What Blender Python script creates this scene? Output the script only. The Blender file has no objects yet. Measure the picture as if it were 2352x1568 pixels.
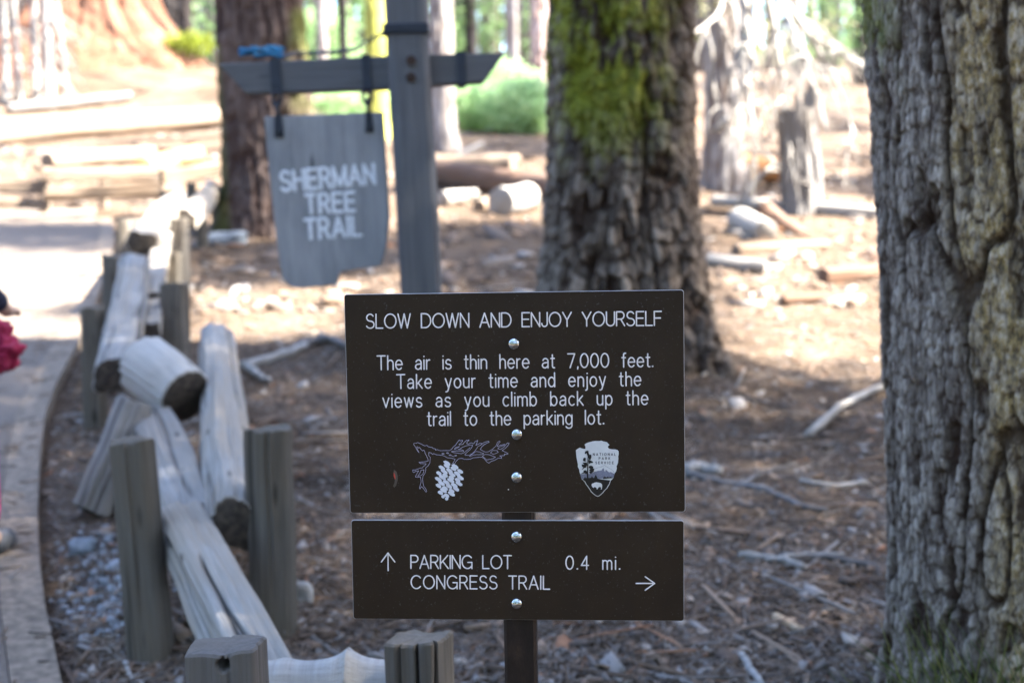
import bpy, bmesh, math
import numpy as np
from mathutils import Vector, Matrix, geometry

C = bpy.context.scene.collection
SC = bpy.context.scene
PI = math.pi
R_ = math.radians

# ------------------------------------------------------------------ camera, world, sun, exposure
FPX = 50.0 / 36.0 * 2352.0             # focal length in pixels of a 2352 wide picture
SLOPE = math.tan(R_(7.0))              # the trail climbs away from the camera
CAMZ = 1.5 / math.cos(R_(7.0))
CM = Matrix.Rotation(R_(85.0), 3, 'X') @ Matrix.Rotation(R_(-1.0), 3, 'Z')
CAM = Vector((0.0, 0.0, CAMZ))
cd = bpy.data.cameras.new('camera'); cam = bpy.data.objects.new('camera', cd); C.objects.link(cam)
cam.matrix_world = Matrix.Translation(CAM) @ CM.to_4x4()
cd.lens = 50.0; cd.sensor_width = 36.0; cd.clip_start = 0.05; cd.clip_end = 600.0
cd.dof.use_dof = True; cd.dof.focus_distance = 1.925; cd.dof.aperture_fstop = 3.9; cd.dof.aperture_blades = 0
SC.camera = cam

SUN_EL, SUN_AZ = R_(50.0), R_(96.0)
SUN = Vector((math.sin(SUN_AZ) * math.cos(SUN_EL), math.cos(SUN_AZ) * math.cos(SUN_EL), math.sin(SUN_EL)))
w = bpy.data.worlds.new("World"); SC.world = w; w.use_nodes = True
nt = w.node_tree; nt.nodes.clear()
sky = nt.nodes.new('ShaderNodeTexSky'); sky.sky_type = 'NISHITA'; sky.sun_disc = False
sky.sun_elevation = SUN_EL; sky.sun_rotation = SUN_AZ; sky.altitude = 2100; sky.air_density = 0.7; sky.dust_density = 5.0; sky.ozone_density = 0.3
bg = nt.nodes.new('ShaderNodeBackground'); bg.inputs[1].default_value = 0.15
ow = nt.nodes.new('ShaderNodeOutputWorld')
nt.links.new(sky.outputs[0], bg.inputs[0]); nt.links.new(bg.outputs[0], ow.inputs[0])
sl = bpy.data.lights.new('sun', 'SUN'); sl.energy = 5.0; sl.angle = R_(0.53); sl.color = (1.0, 0.94, 0.85)
so = bpy.data.objects.new('sun', sl); C.objects.link(so); so.location = (12, -7, 20)
so.rotation_euler = SUN.to_track_quat('Z', 'Y').to_euler()
SC.view_settings.view_transform = 'Standard'
try: SC.view_settings.look = 'None'
except Exception: pass
SC.view_settings.exposure = 3.45; SC.view_settings.gamma = 1.0
SC.cycles.use_denoising = True
SC.cycles.max_bounces = 6; SC.cycles.diffuse_bounces = 2; SC.cycles.glossy_bounces = 2; SC.cycles.transmission_bounces = 3

# ------------------------------------------------------------------ noise
rng = np.random.default_rng(11)
def _hash(ix, iy, iz, seed):
    n = (ix.astype(np.uint32) * np.uint32(374761393) + iy.astype(np.uint32) * np.uint32(668265263)
         + iz.astype(np.uint32) * np.uint32(2246822519) + np.uint32((seed * 3266489917) & 0xffffffff))
    n = (n ^ (n >> np.uint32(13))) * np.uint32(1274126177)
    n = (n ^ (n >> np.uint32(16))) * np.uint32(2654435761)
    return (n ^ (n >> np.uint32(15))).astype(np.float64) * (2.0 / 4294967295.0) - 1.0
def vn(p, seed=0):
    p = np.asarray(p, float)
    i = np.floor(p).astype(np.int64); f = p - i
    f = f * f * f * (f * (f * 6 - 15) + 10)
    i = i.astype(np.int64) & 0xffffffff
    x, y, z = i[:, 0], i[:, 1], i[:, 2]; fx, fy, fz = f[:, 0], f[:, 1], f[:, 2]
    with np.errstate(over='ignore'):
        def h(a, b, c): return _hash((x + a) & 0xffffffff, (y + b) & 0xffffffff, (z + c) & 0xffffffff, seed)
        x00 = h(0,0,0) * (1-fx) + h(1,0,0) * fx; x10 = h(0,1,0) * (1-fx) + h(1,1,0) * fx
        x01 = h(0,0,1) * (1-fx) + h(1,0,1) * fx; x11 = h(0,1,1) * (1-fx) + h(1,1,1) * fx
    y0 = x00 * (1-fy) + x10 * fy; y1 = x01 * (1-fy) + x11 * fy
    return y0 * (1-fz) + y1 * fz
def fbm(p, seed=0, oc=4, lac=2.0, g=0.5):
    a, s, t = 1.0, 0.0, 0.0
    p = np.asarray(p, float)
    for k in range(oc):
        s = s + a * vn(p, seed + 17 * k); t += a; a *= g; p = p * lac + 3.7
    return s / t
def sstep(a, b, x):
    t = np.clip((x - a) / (b - a), 0, 1); return t * t * (3 - 2 * t)

# ------------------------------------------------------------------ object helpers
def tag(o, label=None, cat=None, group=None, kind=None):
    if label: o['label'] = label
    if cat: o['category'] = cat
    if group: o['group'] = group
    if kind: o['kind'] = kind
    return o
def empty(name, loc, label, cat, group=None, rz=0.0):
    o = bpy.data.objects.new(name, None); C.objects.link(o); o.location = loc; o.rotation_euler = (0, 0, rz)
    o.empty_display_size = 0.1
    return tag(o, label, cat, group)
def pmat(o):
    return Matrix.Translation(o.location) @ o.rotation_euler.to_matrix().to_4x4()
def link(name, me, mats, parent=None, mw=None, local=False):
    o = bpy.data.objects.new(name, me); C.objects.link(o)
    for m in (mats if isinstance(mats, (list, tuple)) else [mats]):
        if m is not None: me.materials.append(m)
    if mw is not None: o.matrix_basis = mw
    if parent is not None:
        o.parent = parent
        if not local:
            pm = o.parent; M = Matrix.Identity(4)
            chain = []
            while pm is not None: chain.append(pm); pm = pm.parent
            for q in reversed(chain): M = M @ (q.matrix_parent_inverse if q.parent else Matrix.Identity(4)) @ q.matrix_basis
            o.matrix_parent_inverse = M.inverted()
    return o
def npmesh(name, V, F, smooth=False, attrs=None, mi=None):
    V = np.asarray(V, np.float32); F = [np.asarray(f, np.int32) for f in (F if isinstance(F, list) else [F]) if len(f)]
    me = bpy.data.meshes.new(name)
    me.vertices.add(len(V)); me.vertices.foreach_set('co', V.ravel())
    nl = sum(f.size for f in F); npoly = sum(len(f) for f in F)
    me.loops.add(nl); me.polygons.add(npoly)
    me.loops.foreach_set('vertex_index', np.concatenate([f.ravel() for f in F]))
    tot = np.concatenate([np.full(len(f), f.shape[1], np.int32) for f in F])
    st = np.concatenate([[0], np.cumsum(tot)[:-1]]).astype(np.int32)
    me.polygons.foreach_set('loop_start', st)
    try: me.polygons.foreach_set('loop_total', tot)
    except Exception: pass
    if smooth: me.polygons.foreach_set('use_smooth', np.ones(npoly, bool))
    if mi is not None: me.polygons.foreach_set('material_index', np.asarray(mi, np.int32))
    me.update(calc_edges=True)
    for k, a in (attrs or {}).items():
        me.attributes.new(k, 'FLOAT', 'POINT').data.foreach_set('value', np.asarray(a, np.float32))
    me.validate()
    return me
class MB:
    """collects verts and faces for one mesh"""
    def __init__(s): s.v = []; s.f = []; s.m = []
    def add(s, vs, fs, mi=0):
        b = len(s.v); s.v += [tuple(v) for v in vs]; s.f += [tuple(i + b for i in f) for f in fs]; s.m += [mi] * len(fs)
    def box(s, c, d, M=None, mi=0):
        vs = [Vector((x * d[0] / 2, y * d[1] / 2, z * d[2] / 2)) for x in (-1, 1) for y in (-1, 1) for z in (-1, 1)]
        if M is not None: vs = [M @ v for v in vs]
        s.add([v + Vector(c) for v in vs], [(0,1,3,2),(4,6,7,5),(0,4,5,1),(2,3,7,6),(0,2,6,4),(1,5,7,3)], mi)
    def tube(s, path, rad, n=8, mi=0, cap=True, closed=False):
        P = [Vector(p) for p in path]; k = len(P)
        if not hasattr(rad, '__len__'): rad = [rad] * k
        T = []
        for i in range(k):
            a = P[(i - 1) % k] if closed else P[max(i - 1, 0)]; b = P[(i + 1) % k] if closed else P[min(i + 1, k - 1)]
            d = b - a; T.append(d.normalized() if d.length > 1e-9 else Vector((0, 0, 1)))
        u = T[0].orthogonal().normalized(); vs = []
        for i in range(k):
            u = (u - T[i] * u.dot(T[i])); u = u.normalized() if u.length > 1e-6 else T[i].orthogonal().normalized()
            v = T[i].cross(u)
            for j in range(n):
                a = 2 * PI * j / n; vs.append(P[i] + (u * math.cos(a) + v * math.sin(a)) * rad[i])
        fs = []
        for i in range(k if closed else k - 1):
            i2 = (i + 1) % k
            for j in range(n): fs.append((i*n + j, i*n + (j+1) % n, i2*n + (j+1) % n, i2*n + j))
        if cap and not closed: fs += [tuple(range(n - 1, -1, -1)), tuple((k-1)*n + j for j in range(n))]
        s.add(vs, fs, mi)
    def prism(s, poly, y0, y1, mi=0, mside=None):
        """2-D polygon in the XZ plane, from y0 (front) to y1 (back)"""
        n = len(poly); tri = geometry.tessellate_polygon([[Vector((p[0], p[1], 0)) for p in poly]])
        area = sum(poly[i][0] * poly[(i+1) % n][1] - poly[(i+1) % n][0] * poly[i][1] for i in range(n))
        vs = [(p[0], y0, p[1]) for p in poly] + [(p[0], y1, p[1]) for p in poly]
        b = len(s.v); s.v += vs
        for t in tri:
            a0, b0, c0 = [poly[i] for i in t]
            sg = (b0[0]-a0[0])*(c0[1]-a0[1]) - (b0[1]-a0[1])*(c0[0]-a0[0])
            t = t if sg > 0 else t[::-1]
            s.f.append(tuple(b + i for i in t)); s.m.append(mi)
            s.f.append(tuple(b + n + i for i in t[::-1])); s.m.append(mi)
        for i in range(n):
            j = (i + 1) % n; q = (b + i, b + n + i, b + n + j, b + j)
            s.f.append(q if area > 0 else q[::-1]); s.m.append(mi if mside is None else mside)
    def build(s, name, mats, parent=None, mw=None, smooth=False, local=False):
        me = bpy.data.meshes.new(name); me.from_pydata([tuple(v) for v in s.v], [], s.f)
        me.polygons.foreach_set('material_index', s.m)
        if smooth: me.polygons.foreach_set('use_smooth', [True] * len(s.f))
        me.update()
        return link(name, me, mats, parent, mw, local)

# ------------------------------------------------------------------ picture rays -> places on the slope
def ray(px, py): return CM @ Vector(((px - 1176) / FPX, -(py - 784) / FPX, -1.0))
def pix(px, py, depth): return CAM + ray(px, py) * depth
def gp(px, py):
    d = ray(px, py); t = CAMZ / (SLOPE * d.y - d.z)
    return CAM + d * t
def gdepth(px, py):
    d = ray(px, py); return CAMZ / (SLOPE * d.y - d.z)
CMn = np.array(CM)
def project(P):
    q = (np.asarray(P, float) - np.array(CAM)) @ CMn
    zc = np.minimum(q[:, 2], -1e-3)
    px = 1176 + FPX * q[:, 0] / -zc; py = 784 - FPX * q[:, 1] / -zc
    return px, py, -q[:, 2]

# right edge of the paved trail as x(y)
EDGE = [gp(*p) for p in ((170,1720),(140,1568),(104,1400),(92,1300),(86,1180),(92,1050),(104,960),(128,890),(160,830),(192,765),(222,690),(245,620),(262,565),(262,520),(250,492))]
EDY = np.array([-6.0, 0.5] + [p.y for p in EDGE]); EDX = np.array([EDGE[0].x + .3, EDGE[0].x + .1] + [p.x for p in EDGE])
PATH_END = EDGE[-1].y
def path_side(x, y):     # > 0 right of the trail
    return x - np.interp(y, EDY, EDX)
def bumps(x, y):
    p = np.stack([x, y, np.zeros_like(x)], 1)
    b = fbm(p * 1.3, 3, 3) * 0.035 + fbm(p * 6.0, 5, 3) * 0.014 + fbm(p * 22.0, 8, 2) * 0.006
    far = sstep(12, 30, y)
    b = b + far * fbm(p * 0.22, 21, 3) * 0.35
    b = b + 1.15 * np.exp(-((x + 11.0) / 6.5) ** 2 - ((y - 40.0) / 7.0) ** 2)      # duff piled round the giant tree
    return b
def H(x, y):
    x = np.atleast_1d(np.asarray(x, float)); y = np.atleast_1d(np.asarray(y, float))
    ps = path_side(x, y)
    on = (1 - sstep(-.06, .10, ps)) * (y < PATH_END + .3)
    return SLOPE * y + bumps(x, y) * (1 - on) - 0.055 * on - .03 * (1 - sstep(.0, .5, ps)) * (1 - on) * (y < PATH_END)
def Hs(x, y): return float(H(x, y)[0])
_T = np.concatenate([np.arange(1.5, 12, .02), np.arange(12, 60, .1), np.arange(60, 160, .5)])
def gr(px, py, dz=0.0):
    """where the sight line meets the ground"""
    d = ray(px, py); q = np.array(CAM)[None] + np.array(d)[None] * _T[:, None]
    k = np.where(q[:, 2] < H(q[:, 0], q[:, 1]))[0]
    p = Vector(q[k[0]]) if len(k) else gp(px, min(py, 999))
    return Vector((p.x, p.y, Hs(p.x, p.y) + dz))
def gdep(px, py): return -(CM.transposed() @ (gr(px, py) - CAM)).z

# ------------------------------------------------------------------ materials
def M_(name):
    m = bpy.data.materials.new(name); m.use_nodes = True; t = m.node_tree; t.nodes.clear()
    o = t.nodes.new('ShaderNodeOutputMaterial'); b = t.nodes.new('ShaderNodeBsdfPrincipled')
    t.links.new(b.outputs[0], o.inputs[0]); return m, t, b
def nd(t, k, **kw):
    n = t.nodes.new('ShaderNode' + k)
    for a, v in kw.items():
        if a.startswith('i_'):
            n.inputs[int(a[2:])].default_value = v
        else: setattr(n, a, v)
    return n
def ramp(t, src, stops):
    r = nd(t, 'ValToRGB'); e = r.color_ramp.elements
    while len(e) < len(stops): e.new(0.5)
    for q, (p, c) in zip(e, stops): q.position = p; q.color = (*c, 1)
    t.links.new(src, r.inputs[0]); return r.outputs[0]
def coord(t, scale=(1, 1, 1), kind='Object'):
    tc = nd(t, 'TexCoord'); mp = nd(t, 'Mapping'); mp.inputs['Scale'].default_value = scale
    t.links.new(tc.outputs[kind], mp.inputs[0]); return mp.outputs[0]
def noise(t, vec, scale, detail=4, rough=.55, dist=0.0):
    n = nd(t, 'TexNoise'); n.inputs['Scale'].default_value = scale; n.inputs['Detail'].default_value = detail
    n.inputs['Roughness'].default_value = rough; n.inputs['Distortion'].default_value = dist
    t.links.new(vec, n.inputs['Vector']); return n.outputs['Fac']
def mix(t, fac, a, b, mode='MIX'):
    m = nd(t, 'Mix', data_type='RGBA', blend_type=mode)
    if isinstance(fac, (int, float)): m.inputs[0].default_value = fac
    else: t.links.new(fac, m.inputs[0])
    for k, q in ((6, a), (7, b)):
        if isinstance(q, tuple): m.inputs[k].default_value = (*q, 1)
        else: t.links.new(q, m.inputs[k])
    return m.outputs[2]
def bump(t, b, h, strength=.4, dist=.01):
    n = nd(t, 'Bump'); n.inputs['Strength'].default_value = strength; n.inputs['Distance'].default_value = dist
    t.links.new(h, n.inputs['Height']); t.links.new(n.outputs[0], b.inputs['Normal'])
def attr(t, name):
    a = nd(t, 'Attribute', attribute_name=name); return a.outputs['Fac']
def mathn(t, op, a, b=0.0):
    n = nd(t, 'Math', operation=op)
    for k, q in ((0, a), (1, b)):
        if isinstance(q, (int, float)): n.inputs[k].default_value = q
        else: t.links.new(q, n.inputs[k])
    return n.outputs[0]
def plain(name, c, rough=.7, metal=0.0, var=.25, scale=30, spec=None):
    m, t, b = M_(name)
    v = coord(t); f = noise(t, v, scale, 5)
    col = ramp(t, f, [(.3, tuple(x * (1 - var) for x in c)), (.7, tuple(min(1, x * (1 + var)) for x in c))])
    t.links.new(col, b.inputs['Base Color']); b.inputs['Roughness'].default_value = rough; b.inputs['Metallic'].default_value = metal
    if spec is not None: b.inputs['Specular IOR Level'].default_value = spec
    return m
def wood(name, dark, mid, light, grain=(1.2, 16, 16), stain_or_dapple=None, crack=.0, bumpd=.004):
    """weathered wood, the grain along the object's own x"""
    m, t, b = M_(name)
    v = coord(t, grain); f = noise(t, v, 2.6, 9, .68, .5)
    col = ramp(t, f, [(.28, dark), (.46, mid), (.70, light)])
    v2 = coord(t, (.8, 3, 3)); f2 = noise(t, v2, 2.3, 5, .6)
    if stain_or_dapple:
        col = mix(t, ramp(t, f2, [(.42, (0,0,0)), (.60, (.85,.85,.85))]), col, stain_or_dapple)
    v3 = coord(t, (1.2, 60, 60)); f3 = noise(t, v3, 2.0, 4, .6)
    col = mix(t, .45, col, mix(t, f3, tuple(x * .55 for x in mid), tuple(min(1, x * 1.25) for x in light)))
    kn = nd(t, 'TexVoronoi', feature='F1'); kn.inputs['Scale'].default_value = 5; t.links.new(coord(t, (.6, 2.2, 2.2)), kn.inputs['Vector'])
    col = mix(t, ramp(t, kn.outputs['Distance'], [(.03, (.8,.8,.8)), (.13, (0,0,0))]), col, tuple(x * .5 for x in dark))
    col = mix(t, attr(t, 'crk'), col, tuple(x * .35 for x in dark))
    t.links.new(col, b.inputs['Base Color']); b.inputs['Roughness'].default_value = .88; b.inputs['Specular IOR Level'].default_value = .25
    hh = mathn(t, 'ADD', f, mathn(t, 'MULTIPLY', f3, .6)); bump(t, b, hh, .7, bumpd)
    return m
def bark(name, c0, c1, c2, inner_shade, moss=None, lich=None, zs=.35, sc=11.0):
    m, t, b = M_(name)
    v = coord(t, (1, 1, zs)); f = noise(t, v, sc, 10, .74, .15)
    col = ramp(t, f, [(.36, c0), (.48, c1), (.62, c2)])
    f2 = noise(t, coord(t, (1, 1, .45)), sc * 4.5, 5, .65)
    col = mix(t, ramp(t, f2, [(.54, (0,0,0)), (.66, (.8,.8,.8))]), col, tuple(min(1, x * 1.3) for x in c2))
    col = mix(t, ramp(t, f2, [(.36, (.8,.8,.8)), (.46, (0,0,0))]), col, c0)
    f5 = noise(t, coord(t, (1, 1, .4)), sc * 1.7, 4, .6)
    col = mix(t, ramp(t, f5, [(.60, (0,0,0)), (.70, (.6,.6,.6))]), col, tuple(a * .6 + q * .4 for a, q in zip(inner_shade, c1)))
    fk_ = attr(t, 'flk')
    col = mix(t, .55, col, ramp(t, fk_, [(.0, c0), (.35, c1), (.75, c2), (.92, tuple(min(1, x * 1.25) for x in c2)), (1.0, tuple(a * .5 + q * .5 for a, q in zip(inner_shade, c1)))]))
    col = mix(t, attr(t, 'fis_shade'), col, inner_shade)  # inner bark colour, made extra dark in fissures to stand for shade
    if lich:
        fl = noise(t, coord(t, (1, 1, .5)), sc * 2.2, 7, .7)
        colL = ramp(t, fl, [(.38, lich[0]), (.5, lich[1]), (.60, lich[2])])
        k = mathn(t, 'MULTIPLY', attr(t, 'lich'), ramp(t, noise(t, coord(t, (1,1,.4)), sc * .9, 7, .7), [(.36, (.35,.35,.35)), (.50, (1,1,1))]))
        col = mix(t, mathn(t, 'MULTIPLY', k, mathn(t, 'SUBTRACT', 1.0, attr(t, 'fis_shade'))), col, colL)
    if moss:
        fm = noise(t, coord(t), 45, 4, .6)
        colM = ramp(t, fm, [(.32, moss[0]), (.66, moss[1])])
        col = mix(t, attr(t, 'moss'), col, colM)
    t.links.new(col, b.inputs['Base Color']); b.inputs['Roughness'].default_value = .92; b.inputs['Specular IOR Level'].default_value = .2
    bump(t, b, mathn(t, 'ADD', f, mathn(t, 'MULTIPLY', f2, .7)), .9, .010)
    return m
def leafm(name, c0, c1, tr=.35, cut=.5):
    m, t, b = M_(name)
    g = nd(t, 'NewGeometry'); col = ramp(t, g.outputs['Random Per Island'], [(.0, c0), (1.0, c1)])
    t.links.new(col, b.inputs['Base Color']); b.inputs['Roughness'].default_value = .6; b.inputs['Specular IOR Level'].default_value = .3
    tb = nd(t, 'BsdfTranslucent'); t.links.new(col, tb.inputs[0]); mx = nd(t, 'MixShader'); mx.inputs[0].default_value = tr
    t.links.new(b.outputs[0], mx.inputs[1]); t.links.new(tb.outputs[0], mx.inputs[2])
    o = [n for n in t.nodes if n.type == 'OUTPUT_MATERIAL'][0]; t.links.new(mx.outputs[0], o.inputs[0])
    return m

W_RAIL = wood('weathered_rail_wood', (.10,.085,.068), (.25,.23,.20), (.42,.40,.365), stain_or_dapple=(.32,.245,.165))
W_RAIL2 = wood('grey_rail_wood', (.075,.065,.055), (.205,.195,.18), (.37,.362,.345), stain_or_dapple=(.245,.195,.14))
W_POST = wood('dark_post_wood', (.014,.0118,.0090), (.080,.070,.055), (.20,.18,.15), grain=(.7, 26, 26), stain_or_dapple=(.12,.088,.055))
W_POSTB = wood('brown_post_wood', (.05,.042,.033), (.11,.095,.076), (.21,.19,.165), grain=(1, 22, 22), stain_or_dapple=(.12,.092,.062))
W_SIGN = wood('grey_sign_wood', (.055,.057,.061), (.098,.10,.105), (.16,.16,.162), grain=(.9, 14, 14), stain_or_dapple=(.12,.115,.11))
W_BOARD = wood('sky_dapple_board_wood', (.07,.076,.085), (.185,.192,.20), (.38,.385,.39), grain=(.4, 9, 9), stain_or_dapple=(.42,.41,.40))  # pale bands stand for reflected sky, pale patches for tree-shadow dapple
B_NEAR = bark('grey_furrowed_bark', (.018,.0128,.0100), (.175,.142,.114), (.54,.475,.40), (.034,.015,.007),
              moss=((.055,.075,.012), (.19,.20,.03)), lich=((.11,.085,.05), (.40,.28,.11), (.62,.51,.36)), sc=24)
B_MID = bark('brown_furrowed_bark', (.015,.0110,.0085), (.125,.097,.073), (.35,.29,.23), (.032,.0155,.008),
             moss=((.085,.105,.010), (.34,.36,.035)), lich=((.05,.038,.030), (.135,.10,.075), (.21,.165,.13)), sc=14)
B_LEFT = bark('red_brown_bark', (.035,.024,.021), (.085,.06,.05), (.135,.10,.085), (.045,.025,.02), moss=((.05,.07,.012), (.14,.15,.03)), sc=6, zs=.2)
B_SEQ = bark('orange_fibrous_bark', (.075,.032,.018), (.15,.070,.040), (.23,.125,.080), (.07,.03,.016), sc=1.6, zs=.04)
B_BG = bark('pale_grey_bark', (.13,.115,.105), (.27,.25,.235), (.42,.40,.385), (.16,.12,.10), sc=5, zs=.25)
B_PINK = bark('pinkish_bark', (.20,.14,.125), (.36,.28,.255), (.50,.42,.39), (.22,.14,.11), sc=5, zs=.25)
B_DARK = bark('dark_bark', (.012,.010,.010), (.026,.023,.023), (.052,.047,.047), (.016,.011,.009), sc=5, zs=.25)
B_YEL = bark('lichen_yellow_bark', (.20,.19,.06), (.42,.42,.08), (.60,.60,.13), (.30,.28,.08), sc=6, zs=.4)
DEADW = wood('bleached_dead_wood', (.15,.135,.12), (.30,.285,.265), (.45,.43,.40), stain_or_dapple=(.28,.235,.18))
DEADG = wood('grey_dead_wood', (.07,.063,.058), (.15,.14,.135), (.25,.24,.23), stain_or_dapple=(.12,.095,.072))
LOGB = wood('brown_log_bark', (.045,.028,.02), (.11,.07,.05), (.20,.14,.105), grain=(2, 8, 8), stain_or_dapple=(.15,.07,.035))
END_SHADE = plain('shade_dark_end_grain', (.060,.046,.034), .9, var=.6, scale=50)  # end faces coloured dark in place of the shade on them
LOGT = wood('tan_weathered_log', (.07,.050,.035), (.17,.13,.095), (.30,.245,.195), grain=(1.5, 8, 8), stain_or_dapple=(.20,.125,.07))
LOGO = wood('orange_rotten_wood', (.26,.10,.035), (.46,.21,.08), (.60,.34,.17), grain=(2, 8, 8))
ROCK = plain('pale_granite', (.30,.29,.275), .85, var=.3, scale=18)
ROCKB = plain('blue_grey_stone', (.20,.23,.26), .8, var=.35, scale=40)
BLACK = plain('black_strap_iron', (.012,.016,.026), .55, var=.3)
LEAF_PINE = leafm('pine_needles', (.030,.060,.018), (.085,.13,.035), .3)
LEAF_MINT = leafm('pale_green_leaves', (.30,.50,.22), (.55,.70,.40), .6)
LEAF_YEL = leafm('yellow_green_leaves', (.12,.16,.012), (.26,.30,.03), .5)
LEAF_MID = leafm('mid_green_leaves', (.075,.15,.06), (.22,.34,.13), .45)
LEAF_GRASS = leafm('grass_blades', (.03,.09,.015), (.30,.29,.09), .4)
LEAF_OLIVE = leafm('olive_lichen_needles', (.16,.16,.06), (.40,.39,.22), .4)
MOSS = leafm('bright_moss', (.09,.115,.010), (.38,.40,.04), .3)
# ------------------------------------------------------------------ ground and trail
def grid_mesh(name, xs, ys, hf):
    X, Y = np.meshgrid(xs, ys); nx, ny = len(xs), len(ys)
    V = np.stack([X.ravel(), Y.ravel(), hf(X.ravel(), Y.ravel())], 1)
    i = np.arange(nx * ny).reshape(ny, nx)
    F = np.stack([i[:-1, :-1], i[:-1, 1:], i[1:, 1:], i[1:, :-1]], -1).reshape(-1, 4)
    return npmesh(name, V, F, smooth=True)
def spacing(knots):
    out = []
    for a, b, st in knots: out += list(np.arange(a, b, st))
    return np.array(out + [knots[-1][1]])
m, t, b = M_('forest_duff')
v = coord(t); f1 = noise(t, v, 1.1, 6, .6); f2 = noise(t, v, 9, 8, .7); f3 = noise(t, v, 55, 6, .7)
col = ramp(t, f2, [(.30, (.020,.013,.009)), (.47, (.060,.039,.026)), (.60, (.110,.077,.050)), (.74, (.23,.17,.115))])
col = mix(t, ramp(t, f3, [(.42, (0,0,0)), (.62, (.85,.85,.85))]), col, (.094,.064,.040))
col = mix(t, ramp(t, f3, [(.28, (.8,.8,.8)), (.42, (0,0,0))]), col, (.03,.021,.016))
col = mix(t, ramp(t, f1, [(.40, (0,0,0)), (.62, (.55,.55,.55))]), col, (.20,.145,.105))
t.links.new(col, b.inputs['Base Color']); b.inputs['Roughness'].default_value = .95; b.inputs['Specular IOR Level'].default_value = .15
bump(t, b, mathn(t, 'ADD', f2, mathn(t, 'MULTIPLY', f3, .5)), .9, .03)
DUFF = m
xs = spacing([(-160,-30,8), (-30,-8,.8), (-8,-3.2,.12), (-3.2,3.6,.026), (3.6,9,.12), (9,30,.8), (30,160,8)])
ys = spacing([(-40,-6,2.5), (-6,2.0,.15), (2.0,8.5,.028), (8.5,14,.075), (14,30,.25), (30,60,1.0), (60,170,6)])
g = link('ground', grid_mesh('ground', xs, ys, H), DUFF); tag(g, kind='structure')

m, t, b = M_('worn_trail_paving')
v = coord(t); f1 = noise(t, v, 1.6, 5, .6); f2 = noise(t, v, 60, 6, .7)
col = ramp(t, f1, [(.30, (.110,.085,.064)), (.70, (.172,.135,.104))])
col = mix(t, .4, col, ramp(t, f2, [(.35, (.07,.056,.045)), (.68, (.26,.205,.16))]))
t.links.new(col, b.inputs['Base Color']); b.inputs['Roughness'].default_value = .9; bump(t, b, f2, .35, .006)
PAVE = m
PAVE_E = plain('trail_edge_concrete', (.205,.158,.115), .9, var=.45, scale=35)
def ribbon(name, ys, off0, off1, z, mat, thick, n=14):
    """strip that follows the trail edge between two offsets, as a slab"""
    mb = MB(); rows = []
    for y in ys:
        xe = float(np.interp(y, EDY, EDX)); r = []
        for k in range(n + 1):
            x = xe + off0 + (off1 - off0) * k / n
            r.append((x, y, SLOPE * y + z))
        rows.append(r)
    vs = []; fs = []; q = n + 1
    for r in rows: vs += r
    for r in rows: vs += [(p[0], p[1], p[2] - thick) for p in r]
    N = len(rows) * q
    for i in range(len(rows) - 1):
        for k in range(n):
            a = i * q + k; fs.append((a, a + 1, a + q + 1, a + q))
        a = i * q; fs.append((a, a + q, N + a + q, N + a)); a = i * q + n; fs.append((a + q, a, N + a, N + a + q))
    for k in range(n):
        fs.append((k + 1, k, N + k, N + k + 1)); a = (len(rows) - 1) * q + k; fs.append((a, a + 1, N + a + 1, N + a))
    mb.add(vs, fs); return mb.build(name, mat, smooth=False)
EW = .125
yy = np.concatenate([np.arange(-5, PATH_END - .4, .06), [PATH_END - .4]])
tag(ribbon('path', yy, -5.5, -EW, .012, PAVE, .08, 24), kind='structure')
# the trail turns left above: a landing in front of the far fence
mb = MB(); xe = float(np.interp(PATH_END - .4, EDY, EDX)) - EW
P0 = []; nn = 24
for j in range(9):
    y = PATH_END - .4 + j * .1
    for k in range(nn + 1):
        x = xe - .1 * j * .3 + (-7.0) * k / nn
        P0.append((x, y, SLOPE * y + .012))
fs = []
for j in range(8):
    for k in range(nn):
        a = j * (nn + 1) + k; fs.append((a + 1, a, a + nn + 1, a + nn + 2))
mb.add(P0, fs); tag(mb.build('path', PAVE), kind='structure')
tag(ribbon('path_edge', yy, -EW + .003, 0.0, .016, PAVE_E, .13, 3), kind='structure')

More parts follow.
